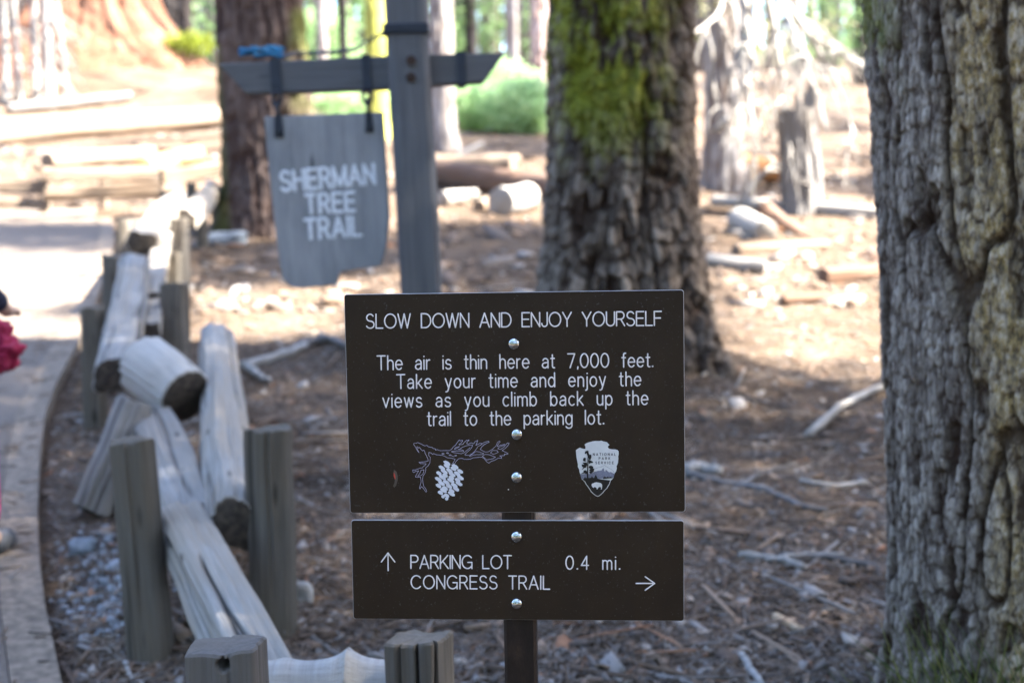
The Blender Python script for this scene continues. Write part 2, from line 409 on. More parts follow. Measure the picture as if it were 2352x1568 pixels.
# ------------------------------------------------------------------ beams: split rails, posts, logs
def beam(name, p0, p1, w, h, mat, parent=None, seed=0, nl=40, nr=28, rough=.010, up=(0, 0, 1), pw=4.0, taper=1.0, bend=0.0,
         grain=.003, crack=.0, ragged=.012, cw=.035, slant=0.0, cut=0.0, endmat=None):
    p0, p1 = Vector(p0), Vector(p1); L = (p1 - p0).length; X = (p1 - p0).normalized(); U = Vector(up)
    Z = (U - X * U.dot(X)).normalized(); Y = Z.cross(X)
    MW = Matrix((( X.x, Y.x, Z.x, p0.x), (X.y, Y.y, Z.y, p0.y), (X.z, Y.z, Z.z, p0.z), (0, 0, 0, 1)))
    s = np.linspace(0, 1, nl + 1); a = np.linspace(0, 2 * PI, nr, endpoint=False)
    S, A = np.meshgrid(s, a, indexing='ij'); S, A = S.ravel(), A.ravel()
    k = 1 + (taper - 1) * S
    ca, sa = np.cos(A), np.sin(A)
    if pw > 0:
        r = 1.0 / (np.abs(ca / (w / 2)) ** pw + np.abs(sa / (h / 2)) ** pw) ** (1 / pw) * k
    else:                                  # a split rail: flat hewn faces that meet in worn edges
        rs = np.random.default_rng(seed + 7); acc = np.zeros_like(A)
        faces = [(0, w/2), (PI/2, h/2), (PI, w/2), (-PI/2, h/2), (PI/4 + rs.normal()*.2, .46*(w+h)/2*1.18), (rs.choice([3, 5, 7])*PI/4, .42*(w+h)/2*1.12)]
        for f0, d0 in faces:
            ph = f0 + rs.normal() * .10 + (S - .5) * rs.normal() * .18
            cc = np.cos(A - ph); acc = acc + np.maximum(cc / (d0 * (1 + .08 * fbm(np.stack([S * L * 1.6, S * 0 + f0, S * 0 + seed], 1), seed + 31, 2))), 0) ** 14
        r = acc ** (-1 / 14) * k
    q = np.stack([S * L * 1.5, ca * 1.5, sa * 1.5], 1)
    r = r + fbm(q, seed, 3) * rough * 1.1
    r = r + vn(np.stack([S * L * 2.0, ca * 9, sa * 9], 1), seed + 5) * grain * 1.6
    crk = np.zeros_like(S)
    if crack > 0:
        rc = np.random.default_rng(seed + 90)
        for j in range(9):                 # drying cracks that follow the grain
            f0 = rc.uniform(-PI, PI); fj = f0 + .16 * vn(np.stack([S * L * 2.2 + 3 * j, S * 0 + seed, S * 0], 1), seed + 91)
            dd = np.abs((A - fj + PI) % (2 * PI) - PI) * (w + h) / 4
            on = sstep(-.05, .30, vn(np.stack([S * L * 1.6 + 7.7 * j, S * 0 + seed, S * 0 + j], 1), seed + 92))
            crk = np.maximum(crk, on * np.exp(-(dd / (cw * .09 + .0012)) ** 2))
        r = r - crack * crk
    x = S * L
    end = np.minimum(S, 1 - S) < .5 / nl
    jag = fbm(np.stack([np.sign(S - .5) * 5, ca * 1.2, sa * 1.2], 1), seed + 3, 2) * ragged
    x = np.where(end, x + jag, x)
    if slant: x = x + np.where(S > 1 - .5 / nl, slant * sa * h / 2, 0)
    yv, zv = ca * r, sa * r
    zv = zv + bend * np.sin(S * PI) + fbm(np.stack([S * 2, S * 0 + seed, S * 0], 1), seed + 2, 2) * rough
    yv = yv + fbm(np.stack([S * 2, S * 0 + seed + 7, S * 0], 1), seed + 4, 2) * rough
    V = np.stack([x, yv, zv], 1)
    c0 = V[:nr].mean(0); c1 = V[-nr:].mean(0)
    # bevelled end rings
    def ring(base, c, d, kk): return c + (base - c) * kk + np.array([d, 0, 0])
    e0 = ring(V[:nr], c0, -.004, .93); e1 = ring(V[-nr:], c1, .004, .93)
    V = np.concatenate([V, e0, e1, [c0 + [-.006 + cut, 0, 0]], [c1 + [.006 - cut, 0, 0]]])
    i = np.arange((nl + 1) * nr).reshape(nl + 1, nr); j = np.roll(i, -1, 1)
    F = np.stack([i[:-1], j[:-1], j[1:], i[1:]], -1).reshape(-1, 4)
    b0 = (nl + 1) * nr; ar = np.arange(nr); ar2 = np.roll(ar, -1)
    F = np.concatenate([F, np.stack([ar2, ar, b0 + ar, b0 + ar2], 1), np.stack([nl * nr + ar, nl * nr + ar2, b0 + nr + ar2, b0 + nr + ar], 1)])
    T = np.concatenate([np.stack([b0 + ar2, b0 + ar, np.full(nr, b0 + 2 * nr)], 1), np.stack([b0 + nr + ar, b0 + nr + ar2, np.full(nr, b0 + 2 * nr + 1)], 1)])
    mi = np.zeros(len(F) + len(T), int); mi[-len(T):] = 1 if endmat else 0
    me = npmesh(name, V, [F, T], smooth=True, mi=mi, attrs={'crk': np.concatenate([crk * .9, np.zeros(len(V) - len(crk))])})
    sm = np.ones(len(F) + len(T), bool); sm[-len(T):] = False; me.polygons.foreach_set('use_smooth', sm)
    try: me.set_sharp_from_angle(angle=R_(38))
    except Exception: pass
    return link(name, me, [mat, endmat] if endmat else mat, parent, MW)
UPW = Vector((0, 0, 1))
def post(name, px, py_top, py_base, wpx, mat, parent, seed, depth=None, lean=(0, 0), pw=3.2, depth_ratio=1.0, **k):
    """post standing on the slope: base and top read off the picture, then given its real size"""
    dep = depth or gdepth(px[1], py_base)
    top = pix(px[0], py_top, dep); base = pix(px[1], py_base, dep)
    base.z = Hs(base.x, base.y) - .12
    wd = wpx / FPX * dep
    return beam(name, base, top, wd, wd * depth_ratio, mat, parent, seed, up=(0, 1, 0), rough=.005, pw=pw, **k)
def rail(name, a, b, w, h, mat, parent, seed, **k):
    """rail between two picture points with depths: a = (px, py, depth) of its near end centre"""
    return beam(name, pix(*a), pix(*b), w, h, mat, parent, seed, endmat=END_SHADE, **k)

# ------------------------------------------------------------------ trunks and foliage
def trunk(name, base, prof, mat, parent, seed, nth=200, zs=None, lean=(0, 0), deep=.03, cell=8.0, flare=0.0, flarez=.5, lobes=5, moss=None, lich=None, zst=.22, flutes=0.0, flk_w=1.0, fine=1.0, furrow=1.0, vs=1.0):
    zs = np.asarray(zs); th = np.linspace(0, 2 * PI, nth, endpoint=False)
    Z, T = np.meshgrid(zs, th, indexing='ij'); Z, T = Z.ravel(), T.ravel()
    r = np.interp(Z, [p[0] for p in prof], [p[1] for p in prof])
    ca, sa = np.cos(T), np.sin(T)
    fl = np.exp(-np.maximum(Z, 0) / flarez)
    lob = .5 + .5 * fbm(np.stack([ca * lobes * .35, sa * lobes * .35, Z * .2], 1), seed + 50, 2) * 2
    r = r + flare * fl * lob
    r = r * (1 + .05 * fbm(np.stack([ca * .9, sa * .9, Z * .5], 1), seed + 60, 2))
    if flutes: r = r + flutes * fbm(np.stack([ca * 4.2, sa * 4.2, Z * .12], 1), seed + 70, 3) * 2
    p = np.stack([ca * r, sa * r, Z], 1)
    wp = np.stack([fbm(p * [2.2, 2.2, 1.3], seed + 1, 3), fbm(p * [2.2, 2.2, 1.3], seed + 2, 3), Z * 0], 1)
    q = p * [1, 1, zst] * cell + wp * .55
    n1 = np.abs(fbm(q, seed + 10, 2, 2.3, .45)); f1 = 1 - sstep(.0, .13, n1)
    if flutes: f1 = f1 * .3
    R0 = float(np.interp(1.0, [p_[0] for p_ in prof], [p_[1] for p_ in prof]))
    wu = fbm(p * [9, 9, 5], seed + 4, 3); wv_ = fbm(p * [9, 9, 5] + 31, seed + 6, 3)
    def plates(fu, fv, sd):
        """cellular bark flakes round the trunk: distance to the flake's edge and a random number for each flake"""
        N = max(6, int(round(2 * PI * R0 * fu))); u = T / (2 * PI) * N + wu * .40; v = Z * fv + wv_ * .5
        iu, iv = np.floor(u), np.floor(v); F1 = np.full(len(u), 9.0); F2 = np.full(len(u), 9.0); ID = np.zeros(len(u)); DV = np.zeros(len(u))
        for du in (-1, 0, 1):
            for dv in (-1, 0, 1):
                cu, cv = (iu + du), (iv + dv); cm = np.mod(cu, N).astype(np.int64); cvi = cv.astype(np.int64) & 0xffffffff
                with np.errstate(over='ignore'):
                    h1 = _hash(cm, cvi, cm * 0, sd) * .42 + .5; h2 = _hash(cm, cvi, cm * 0 + 1, sd) * .42 + .5; h3 = _hash(cm, cvi, cm * 0 + 2, sd)
                dd = np.hypot(u - cu - h1, v - cv - h2); near = dd < F1
                F2 = np.where(near, F1, np.minimum(F2, dd)); ID = np.where(near, h3, ID); DV = np.where(near, v - cv - h2, DV); F1 = np.where(near, dd, F1)
        return F2 - F1, ID * .5 + .5, DV
    e1, id1, dv1 = plates(cell * 1.5, cell * zst * 2.6, seed + 80)
    e2, id2, dv2 = plates(cell * 4.6 * fine, cell * zst * 8.5 * fine * vs, seed + 81)
    e3, id3, dv3 = plates(cell * 9.5 * fine, cell * zst * 13 * fine * vs, seed + 82)
    g3 = vn(q * [15, 15, 26.0], seed + 16); pl = fbm(q * [.7, .7, .9], seed + 14, 2)
    gap1 = 1 - sstep(.02, .30, e1); gap2 = 1 - sstep(.02, .24, e2)
    pit = sstep(.40, .60, vn(q * [3.0, 3.0, 4.5] + 20, seed + 17))
    h = deep * (-1.15 * furrow * f1 - .60 * (.4 + .6 * flk_w) * gap1 * (.35 + .65 * id1) + .45 * flk_w * (id1 - .5) + flk_w * (-.42 * gap2 * (.4 + .6 * id2) + .55 * (id2 - .5) - .35 * dv2) + (1 - flk_w) * (.40 * (id3 - .5) - .25 * dv3 - .30 * (1 - sstep(.02, .3, e3)) * id3) + (.12 + .33 * flk_w) * pl + .16 * g3 - (.7 + .5 * (1 - flk_w)) * pit)
    gap3 = 1 - sstep(.02, .26, e3); f2 = np.clip(gap1 * .75 * id1 + gap2 * (.35 + .35 * id2) + (1 - flk_w) * gap3 * .8 * id3, 0, 1); flk = id2 if flk_w > .7 else id2 * .45 + id3 * .55
    f1 = np.clip(f1 + .6 * pit, 0, 1)
    rr = r + h
    V = np.stack([ca * rr + lean[0] * Z, sa * rr + lean[1] * Z, Z], 1)
    i = np.arange(len(zs) * nth).reshape(len(zs), nth); j = np.roll(i, -1, 1)
    F = np.stack([i[:-1], j[:-1], j[1:], i[1:]], -1).reshape(-1, 4)
    c = len(V); V = np.concatenate([V, [[lean[0] * zs[-1], lean[1] * zs[-1], zs[-1] + .05]]])
    ar = i[-1]; Tt = np.stack([ar, np.roll(ar, -1), np.full(nth, c)], 1)
    at = {'fis_shade': np.append(np.clip(f1 * 1.0 + f2, 0, 1) * .9, 0), 'flk': np.append(flk, .5)}
    wv = V[:-1] + np.array(base)
    at['moss'] = np.append(moss(wv, T, Z, flk, f1) if moss else np.zeros(len(Z)), 0)
    at['lich'] = np.append(lich(wv, T, Z) if lich else np.zeros(len(Z)), 0)
    me = npmesh(name, V, [F, Tt], smooth=True, attrs=at)
    o = link(name, me, mat, parent, Matrix.Translation(base))
    return o, V, at
def leaves(P, D, L, Wd, seed=0, curl=.15):
    """diamond leaves: base points P, directions D, lengths L, widths Wd"""
    n = len(P); rg = np.random.default_rng(seed)
    D = D / np.linalg.norm(D, axis=1, keepdims=True)
    u = np.cross(D, rg.normal(size=(n, 3))); u /= np.linalg.norm(u, axis=1, keepdims=True) + 1e-9
    nn = np.cross(u, D)
    L = np.broadcast_to(L, n)[:, None]; Wd = np.broadcast_to(Wd, n)[:, None]
    a = P; b = P + D * L * .45 + u * Wd / 2 + nn * L * curl; c = P + D * L; d = P + D * L * .45 - u * Wd / 2 + nn * L * curl
    V = np.stack([a, b, c, d], 1).reshape(-1, 3)
    F = np.arange(4 * n).reshape(n, 4)
    return V, F
def sprays(centres, size, per, leaf, wid, seed, droop=.2, out=None):
    """needle sprays: bunches of narrow leaves round each centre"""
    rg = np.random.default_rng(seed); n = len(centres)
    C0 = np.repeat(np.asarray(centres, float), per, 0)
    off = rg.normal(size=(n * per, 3)) * size * .5 * [1, 1, .55]
    D = rg.normal(size=(n * per, 3)) + off / size * 1.2 + [0, 0, -droop]
    return leaves(C0 + off, D, leaf * rg.uniform(.6, 1.3, n * per), wid * rg.uniform(.7, 1.3, n * per), seed + 1)
def leafobj(name, VF, mat, parent=None, mw=None):
    return link(name, npmesh(name, VF[0], VF[1]), mat, parent, mw)
def limbs(root, mat, base, zlist, targets, r0, seed, n=5):
    """tapered limbs from the trunk axis out to targets, each a part of its own"""
    rg = np.random.default_rng(seed)
    for z, tg in zip(zlist, targets):
        a = Vector((base[0], base[1], z)); tg = Vector(tg); pts = []
        for k in range(6):
            u = k / 5; p = a.lerp(tg, u); p.z += .25 * math.sin(u * PI) * (tg - a).length * .25
            p += Vector(rg.normal(size=3)) * .05 * (tg - a).length * u * (1 - u); pts.append(p)
        mb = MB(); mb.tube(pts, [r0 * (1 - .85 * k / 5) for k in range(6)], n); mb.build('branch', mat, root, smooth=True)
# ------------------------------------------------------------------ stroke lettering
def arc(cx, cy, rx, ry, a0, a1, n=14):
    return [(cx + rx * math.cos(R_(a0 + (a1 - a0) * i / n)), cy + ry * math.sin(R_(a0 + (a1 - a0) * i / n))) for i in range(n + 1)]
def oval(cx, cy, rx, ry): return arc(cx, cy, rx, ry, 90, 450, 26)
X = .68
G = {
 'A': (.72, [[(0,0),(.36,1),(.72,0)], [(.12,.33),(.60,.33)]]),
 'C': (.80, [arc(.43,.5,.43,.5,42,318,22)]),
 'D': (.72, [[(0,0),(0,1),(.28,1)] + arc(.28,.5,.44,.5,90,-90) + [(0,0)]]),
 'E': (.56, [[(.56,1),(0,1),(0,0),(.56,0)], [(0,.53),(.50,.53)]]),
 'F': (.54, [[(.54,1),(0,1),(0,0)], [(0,.53),(.47,.53)]]),
 'G': (.82, [arc(.43,.5,.43,.5,42,320,22) + [(.80,.22),(.80,.47),(.47,.47)], [(.80,.3),(.80,0)]]),
 'H': (.66, [[(0,0),(0,1)], [(.66,0),(.66,1)], [(0,.52),(.66,.52)]]),
 'I': (.0, [[(0,0),(0,1)]]),
 'J': (.42, [[(.42,1),(.42,.24)] + arc(.21,.22,.21,.22,0,-180)]),
 'K': (.64, [[(0,0),(0,1)], [(.60,1),(0,.36)], [(.19,.56),(.64,0)]]),
 'L': (.50, [[(0,1),(0,0),(.50,0)]]),
 'M': (.80, [[(0,0),(0,1),(.40,.05),(.80,1),(.80,0)]]),
 'N': (.64, [[(0,0),(0,1),(.64,0),(.64,1)]]),
 'O': (.88, [oval(.44,.5,.44,.5)]),
 'P': (.58, [[(0,0),(0,1),(.32,1)] + arc(.32,.74,.26,.26,90,-90) + [(0,.48)]]),
 'R': (.62, [[(0,0),(0,1),(.32,1)] + arc(.32,.74,.26,.26,90,-90) + [(0,.48)], [(.32,.48),(.62,0)]]),
 'S': (.60, [arc(.30,.755,.26,.245,28,270,14) + arc(.30,.255,.30,.255,90,-155,14)[1:]]),
 'T': (.62, [[(0,1),(.62,1)], [(.31,1),(.31,0)]]),
 'U': (.62, [[(0,1),(0,.31)] + arc(.31,.31,.31,.31,180,360) + [(.62,1)]]),
 'V': (.68, [[(0,1),(.34,0),(.68,1)]]),
 'W': (.94, [[(0,1),(.24,0),(.47,1),(.70,0),(.94,1)]]),
 'Y': (.66, [[(0,1),(.33,.45),(.66,1)], [(.33,.45),(.33,0)]]),
 '7': (.54, [[(0,1),(.54,1),(.17,0)]]), '0': (.60, [oval(.30,.5,.30,.5)]),
 '4': (.58, [[(.43,0),(.43,1),(0,.30),(.58,.30)]]),
 ',': (.04, [[(.04,.05),(.02,-.10)]]), '.': (.03, [[(.0,.02),(.03,.02)], [(.0,.04),(.03,.04)]]),
 'a': (.46, [arc(.235,.47,.20,.21,160,0) + [(.435,.0)], [(.435,.40),(.22,.37)] + arc(.20,.185,.20,.185,82,285) + [(.34,.06),(.435,.18)]]),
 'b': (.48, [[(0,0),(0,1)], oval(.24,.34,.24,.34)]), 'c': (.43, [arc(.24,.34,.24,.34,48,312,18)]),
 'd': (.48, [[(.48,0),(.48,1)], oval(.24,.34,.24,.34)]),
 'e': (.50, [[(.02,.35)] + arc(.25,.34,.25,.34,2,318,20)]),
 'f': (.28, [[(.28,1.0),(.22,1.0)] + arc(.22,.88,.10,.12,90,180,6) + [(.12,0)], [(0,X),(.26,X)]]),
 'g': (.48, [oval(.24,.34,.24,.34), [(.48,X),(.48,-.08)] + arc(.24,-.08,.24,.20,0,-155)]),
 'h': (.42, [[(0,0),(0,1)], [(0,.42)] + arc(.21,.44,.21,.24,175,0) + [(.42,0)]]),
 'i': (.0, [[(0,0),(0,X)], [(-.005,.93),(.005,.93)]]),
 'j': (.06, [[(.06,X),(.06,-.16)] + arc(-.06,-.16,.12,.12,0,-90,6), [(.055,.93),(.065,.93)]]),
 'k': (.42, [[(0,0),(0,1)], [(.39,X),(0,.26)], [(.13,.38),(.43,0)]]),
 'l': (.0, [[(0,0),(0,1)]]),
 'm': (.72, [[(0,0),(0,X)], [(0,.44)] + arc(.18,.46,.18,.22,175,0) + [(.36,0)], [(.36,.44)] + arc(.54,.46,.18,.22,175,0) + [(.72,0)]]),
 'n': (.42, [[(0,0),(0,X)], [(0,.42)] + arc(.21,.44,.21,.24,175,0) + [(.42,0)]]),
 'o': (.50, [oval(.25,.34,.25,.34)]), 'p': (.48, [[(0,X),(0,-.28)], oval(.24,.34,.24,.34)]),
 'r': (.24, [[(0,0),(0,X)], [(0,.38)] + arc(.20,.42,.20,.25,170,78)]),
 's': (.42, [arc(.21,.51,.19,.17,28,270,12) + arc(.21,.17,.21,.17,90,-155,12)[1:]]),
 't': (.28, [[(.12,.94),(.12,.13)] + arc(.24,.13,.12,.13,180,265,6) + [(.28,.005)], [(0,X),(.27,X)]]),
 'u': (.42, [[(0,X),(0,.22)] + arc(.21,.22,.21,.22,180,360) + [(.42,X)], [(.42,.3),(.42,0)]]),
 'v': (.46, [[(0,X),(.23,0),(.46,X)]]), 'w': (.68, [[(0,X),(.17,0),(.34,X),(.51,0),(.68,X)]]),
 'y': (.46, [[(0,X),(.24,0)], [(.46,X),(.18,-.22),(.10,-.28),(.03,-.28)]]),
}
def layout(text, width, cap, space=.52, xs=1.0):
    """glyph strokes scaled to cap height, letter gaps solved so that the line is exactly width long"""
    ws = sum(G[c][0] * xs if c != ' ' else space for c in text) * cap
    ngap = len(text) - 1; gap = (width - ws) / ngap
    x = 0; out = []
    for k, c in enumerate(text):
        if c == ' ': x += space * cap + gap; continue
        wd, st = G[c]
        for s in st: out.append([(x + p[0] * cap * xs, p[1] * cap) for p in s])
        x += wd * xs * cap + gap
    return out
def stroke(mb, pts, w, y, h, mi=0):
    """round-ended raised line in the XZ plane, domed towards -Y"""
    runs = [[pts[0]]]
    for i in range(1, len(pts)):
        runs[-1].append(pts[i])
        if 0 < i < len(pts) - 1:
            a = Vector((pts[i][0] - pts[i-1][0], pts[i][1] - pts[i-1][1])); b = Vector((pts[i+1][0] - pts[i][0], pts[i+1][1] - pts[i][1]))
            if a.length > 1e-9 and b.length > 1e-9 and a.angle(b) > R_(48): runs.append([pts[i]])
    ang = [0, PI * .22, PI * .5, PI * .78, PI]
    for r in runs:
        r = [r[0]] + [r[i] for i in range(1, len(r)) if (Vector(r[i]) - Vector(r[i-1])).length > 1e-7]
        if len(r) < 2: r = [r[0], (r[0][0] + 1e-5, r[0][1])]
        P = [Vector(p) for p in r]; k = len(P); sec = []
        for i in range(k):
            d = (P[min(i + 1, k - 1)] - P[max(i - 1, 0)]).normalized(); sec.append((P[i], Vector((-d.y, d.x)), d, 1.0))
        ext = []
        for f in (.98, .75): ext.append((P[0] - sec[0][2] * w / 2 * f, sec[0][1], sec[0][2], math.sqrt(1 - f * f)))
        sec2 = ext + sec
        for f in (.75, .98): sec2.append((P[-1] + sec[-1][2] * w / 2 * f, sec[-1][1], sec[-1][2], math.sqrt(1 - f * f)))
        vs = []; n = len(ang)
        for c, nn, d, kk in sec2:
            for a in ang:
                q = c + nn * math.cos(a) * w / 2 * kk; vs.append((q.x, y - h * math.sin(a) * (kk if kk < 1 else 1), q.y))
        fs = []
        for i in range(len(sec2) - 1):
            for j in range(n - 1): fs.append((i*n + j, i*n + j + 1, (i+1)*n + j + 1, (i+1)*n + j))
        mb.add(vs, fs, mi)
def homog(src, dst):
    A = []; bb = []
    for (x, y), (u, v) in zip(src, dst):
        A += [[x, y, 1, 0, 0, 0, -u*x, -u*y], [0, 0, 0, x, y, 1, -v*x, -v*y]]; bb += [u, v]
    h = np.linalg.solve(np.array(A, float), np.array(bb, float)); Hm = np.append(h, 1).reshape(3, 3)
    def f(p):
        q = Hm @ np.array([p[0], p[1], 1.0]); return (q[0] / q[2], q[1] / q[2])
    return f

# ------------------------------------------------------------------ the two brown trail signs on their steel post
m, t, b = M_('brown_sign_enamel')
v = coord(t); f = noise(t, v, 9, 5, .6); f2 = noise(t, v, 320, 3, .5)
col = ramp(t, f, [(.3, (.0225,.0130,.0072)), (.7, (.0345,.0210,.0120))])
col = mix(t, ramp(t, f2, [(.66, (0,0,0)), (.72, (.7,.7,.7))]), col, (.085,.075,.065))
t.links.new(col, b.inputs['Base Color'])
rr = ramp(t, noise(t, coord(t, (6, 6, 1)), 12, 6, .65), [(.3, (.34,)*3), (.7, (.52,)*3)]); t.links.new(rr, b.inputs['Roughness'])
b.inputs['Specular IOR Level'].default_value = .26
BROWN = m
SEDGE = plain('bare_plate_edge', (.30,.285,.285), .45, var=.2)
LETTER = plain('cream_sign_paint', (.90,.82,.79), .6, var=.04, scale=200)
EMB_L = plain('pale_emblem_ink', (.74,.72,.69), .6, var=.06, scale=90)
EMB_G = plain('lilac_grey_ink', (.22,.22,.28), .6, var=.2, scale=700)
EMB_D = plain('dark_emblem_ink', (.008,.006,.0045), .5, var=.15)
CONE_W = plain('white_cone_ink', (.78,.77,.82), .6, var=.08, scale=90)
DRAW_L = plain('lilac_line_ink', (.68,.62,.78), .6, var=.1, scale=90)
m, t, b = M_('polished_bolt_steel'); b.inputs['Base Color'].default_value = (.62,.66,.68,1); b.inputs['Metallic'].default_value = 1; b.inputs['Roughness'].default_value = .16
bump(t, b, noise(t, coord(t), 260, 3), .25, .0006); CHROME = m
m, t, b = M_('rusty_brown_steel')
f = noise(t, coord(t, (1, 1, .4)), 40, 7, .7); col = ramp(t, f, [(.3, (.010,.006,.0045)), (.52, (.024,.0145,.011)), (.72, (.058,.034,.022))])
t.links.new(col, b.inputs['Base Color']); b.inputs['Roughness'].default_value = .5; b.inputs['Metallic'].default_value = .35; bump(t, b, f, .4, .002); RUST = m

TH = .0035
YAW = R_(-3.8)
U7 = lambda p: ((820 + p[0] * 870 / 2352) * .9408, (690 + p[1] * 870 / 2352) * .9408)
U8 = lambda p: ((830 + p[0] * 870 / 2352) * .9408, (1240 + p[1] * 870 / 2352) * .9408)
upc = pix(*U7((1179.5, 792.5)), 1.925)
PN = Vector((math.sin(YAW), -math.cos(YAW), 0))          # front normal (towards the camera)
def on_plane(px, py):
    d = ray(px, py); return CAM + d * ((upc - CAM).dot(PN) / d.dot(PN))
loc_ = on_plane(*U8((1168, 407)))
base = upc + (loc_ - upc) * 2.0; base = Vector((base.x, base.y, 0)); base = Vector((upc.x, upc.y, 0)) - PN * .026
base.z = Hs(base.x, base.y)
sign = empty('trail_sign', base, 'brown two-panel sign with white lettering, bolted to a rusty steel post', 'sign', rz=YAW)
RL = Matrix.Translation(base) @ Matrix.Rotation(YAW, 4, 'Z'); RLi = RL.inverted()
uL = RLi @ upc; lL = RLi @ loc_
PY = 0.026                                              # post half depth: panels sit in front
px_ = (uL.x + lL.x) / 2
mb = MB(); hw, hd = .0222, .0222; ztop = uL.z + .10
sec = [(-hw+.004,-hd),(hw-.004,-hd),(hw,-hd+.004),(hw,hd-.004),(hw-.004,hd),(-hw+.004,hd),(-hw,hd-.004),(-hw,-hd+.004)]
vs = [(px_ + .002 + p[0], p[1], z) for z in (-.3, ztop) for p in sec]
mb.add(vs, [tuple(range(7,-1,-1)), tuple(range(8,16))] + [(i, (i+1) % 8, 8 + (i+1) % 8, 8 + i) for i in range(8)])
mb.build('post', RUST, sign, local=True)
def panel(name, centre, W, Hh, roll):
    r = .0035; pts = []
    for cx, cz, a0 in ((W/2-r, Hh/2-r, 0), (-W/2+r, Hh/2-r, 90), (-W/2+r, -Hh/2+r, 180), (W/2-r, -Hh/2+r, 270)):
        pts += arc(cx, cz, r, r, a0, a0 + 90, 4)
    mb = MB(); bv = .0007
    n = len(pts); inn = [(p[0] * (1 - 2*bv/W), p[1] * (1 - 2*bv/Hh)) for p in pts]
    # front face, bevel, sides, back
    mb.add([(p[0], -TH/2, p[1]) for p in inn], [tuple(range(n - 1, -1, -1))[::-1]], 0)
    vs = [(p[0], -TH/2, p[1]) for p in inn] + [(p[0], -TH/2 + bv, p[1]) for p in pts] + [(p[0], TH/2, p[1]) for p in pts]
    fs = []
    for k in (0, 1):
        for i in range(n):
            j = (i + 1) % n; fs.append((k*n + i, (k+1)*n + i, (k+1)*n + j, k*n + j))
    mb.add(vs, fs, 1)
    mb.add([(p[0], TH/2, p[1]) for p in pts], [tuple(range(n - 1, -1, -1))], 0)
    mw = Matrix.Translation(centre) @ Matrix.Rotation(roll, 4, 'Y')
    return mb.build(name, [BROWN, SEDGE], sign, mw, local=True)
UW, UH, LW, LH = .4575, .3, .4545, .1385
upper = panel('upper_panel', (uL.x, uL.y, uL.z), UW, UH, 0.0)
lower = panel('lower_panel', (lL.x, lL.y, lL.z), LW, LH, R_(.3))
h7 = homog([(48,77),(2288,48),(2302,1520),(80,1525)], [(-UW/2,UH/2),(UW/2,UH/2),(UW/2,-UH/2),(-UW/2,-UH/2)])
h8 = homog([(55,66),(2276,74),(2277,750),(64,738)], [(-LW/2,LH/2),(LW/2,LH/2),(LW/2,-LH/2),(-LW/2,-LH/2)])
def textline(mb, text, p0, p1, cap, hm, w, y, hgt=.0005, space=.52, xs=.93):
    a, b_ = Vector(p0), Vector(p1); d = (b_ - a).normalized(); nrm = Vector((d.y, -d.x))
    for st in layout(text, (b_ - a).length, cap, space, xs):
        stroke(mb, [hm(a + d * p[0] + nrm * p[1]) for p in st], w, y, hgt)
FY = -TH/2
for txt, p0, p1, cap, sp in (("SLOW DOWN AND ENJOY YOURSELF", (194,300), (2140,283), 92, .50), ("The air is thin here at 7,000 feet.", (265,574), (2084,556), 91, .60),
        ("Take your time and enjoy the", (394,698), (2005,681), 91, .60), ("views as you climb back up the", (302,823), (2052,806), 91, .60), ("trail to the parking lot.", (595,944), (1760,935), 91, .60)):
    mb = MB(); textline(mb, txt, p0, p1, cap, h7, .00188, FY, space=sp); mb.build('lettering', LETTER, upper, local=True)
for txt, p0, p1, cap, sp in (("PARKING LOT", (455,394), (1128,396), 88, .5), ("0.4 mi.", (1492,400), (1850,401), 88, .5), ("CONGRESS TRAIL", (456,531), (1382,535), 88, .5)):
    mb = MB(); textline(mb, txt, p0, p1, cap, h8, .00184, FY, space=sp); mb.build('lettering', LETTER, lower, local=True)
for lines in ([[(302,409),(302,290)], [(257,350),(302,290),(347,350)]], [[(1959,496),(2081,496)], [(2019,451),(2081,496),(2019,542)]]):
    mb = MB()
    for l in lines: stroke(mb, [h8(p) for p in l], .0018, FY, .0005)
    mb.build('direction_arrow', LETTER, lower, local=True)
def bolt(parent, c, hm):
    x, z = hm(c); mb = MB(); R0 = .0080; n = 24; rings = [(1.0, 0.0), (1.0, .0008), (.96, .0022), (.84, .0036), (.62, .0048), (.34, .0055), (.1, .0058)]
    vs = [(x + R0*k*math.cos(2*PI*j/n), FY - hh, z + R0*k*math.sin(2*PI*j/n)) for k, hh in rings for j in range(n)]
    fs = [(i*n + j, (i+1)*n + j, (i+1)*n + (j+1) % n, i*n + (j+1) % n)[::-1] for i in range(len(rings) - 1) for j in range(n)] + [tuple((len(rings)-1)*n + j for j in range(n))]
    mb.add(vs, fs); mb.build('bolt', CHROME, parent, smooth=True, local=True)
for c in ((1167,403),(1186,1003),(1184,1288)): bolt(upper, c, h7)
for c in ((1164,180),(1163,632)): bolt(lower, c, h8)
# crescent scrape in the enamel
mb = MB(); mb.prism([h7(p) for p in ((372,1236),(388,1250),(397,1280),(396,1310),(386,1342),(374,1355),(366,1345),(376,1320),(378,1290),(370,1260))], FY - .0003, FY + .0006)
sc_ = mb.build('paint_scrape', plain('grey_scrape', (.10,.075,.055), .5), upper, local=True)
mb = MB(); mb.prism([h7(p) for p in ((371,1253),(379,1270),(383,1296),(378,1300),(371,1280))], FY - .0005, FY); mb.build('red_fleck', plain('red_fleck_paint', (.55,.06,.035), .5), sc_, local=True)
mb = MB(); stroke(mb, [h7((1129,1369)), h7((1130,1369))], .0016, FY, .0003); mb.build('paint_chip', LETTER, upper, local=True)

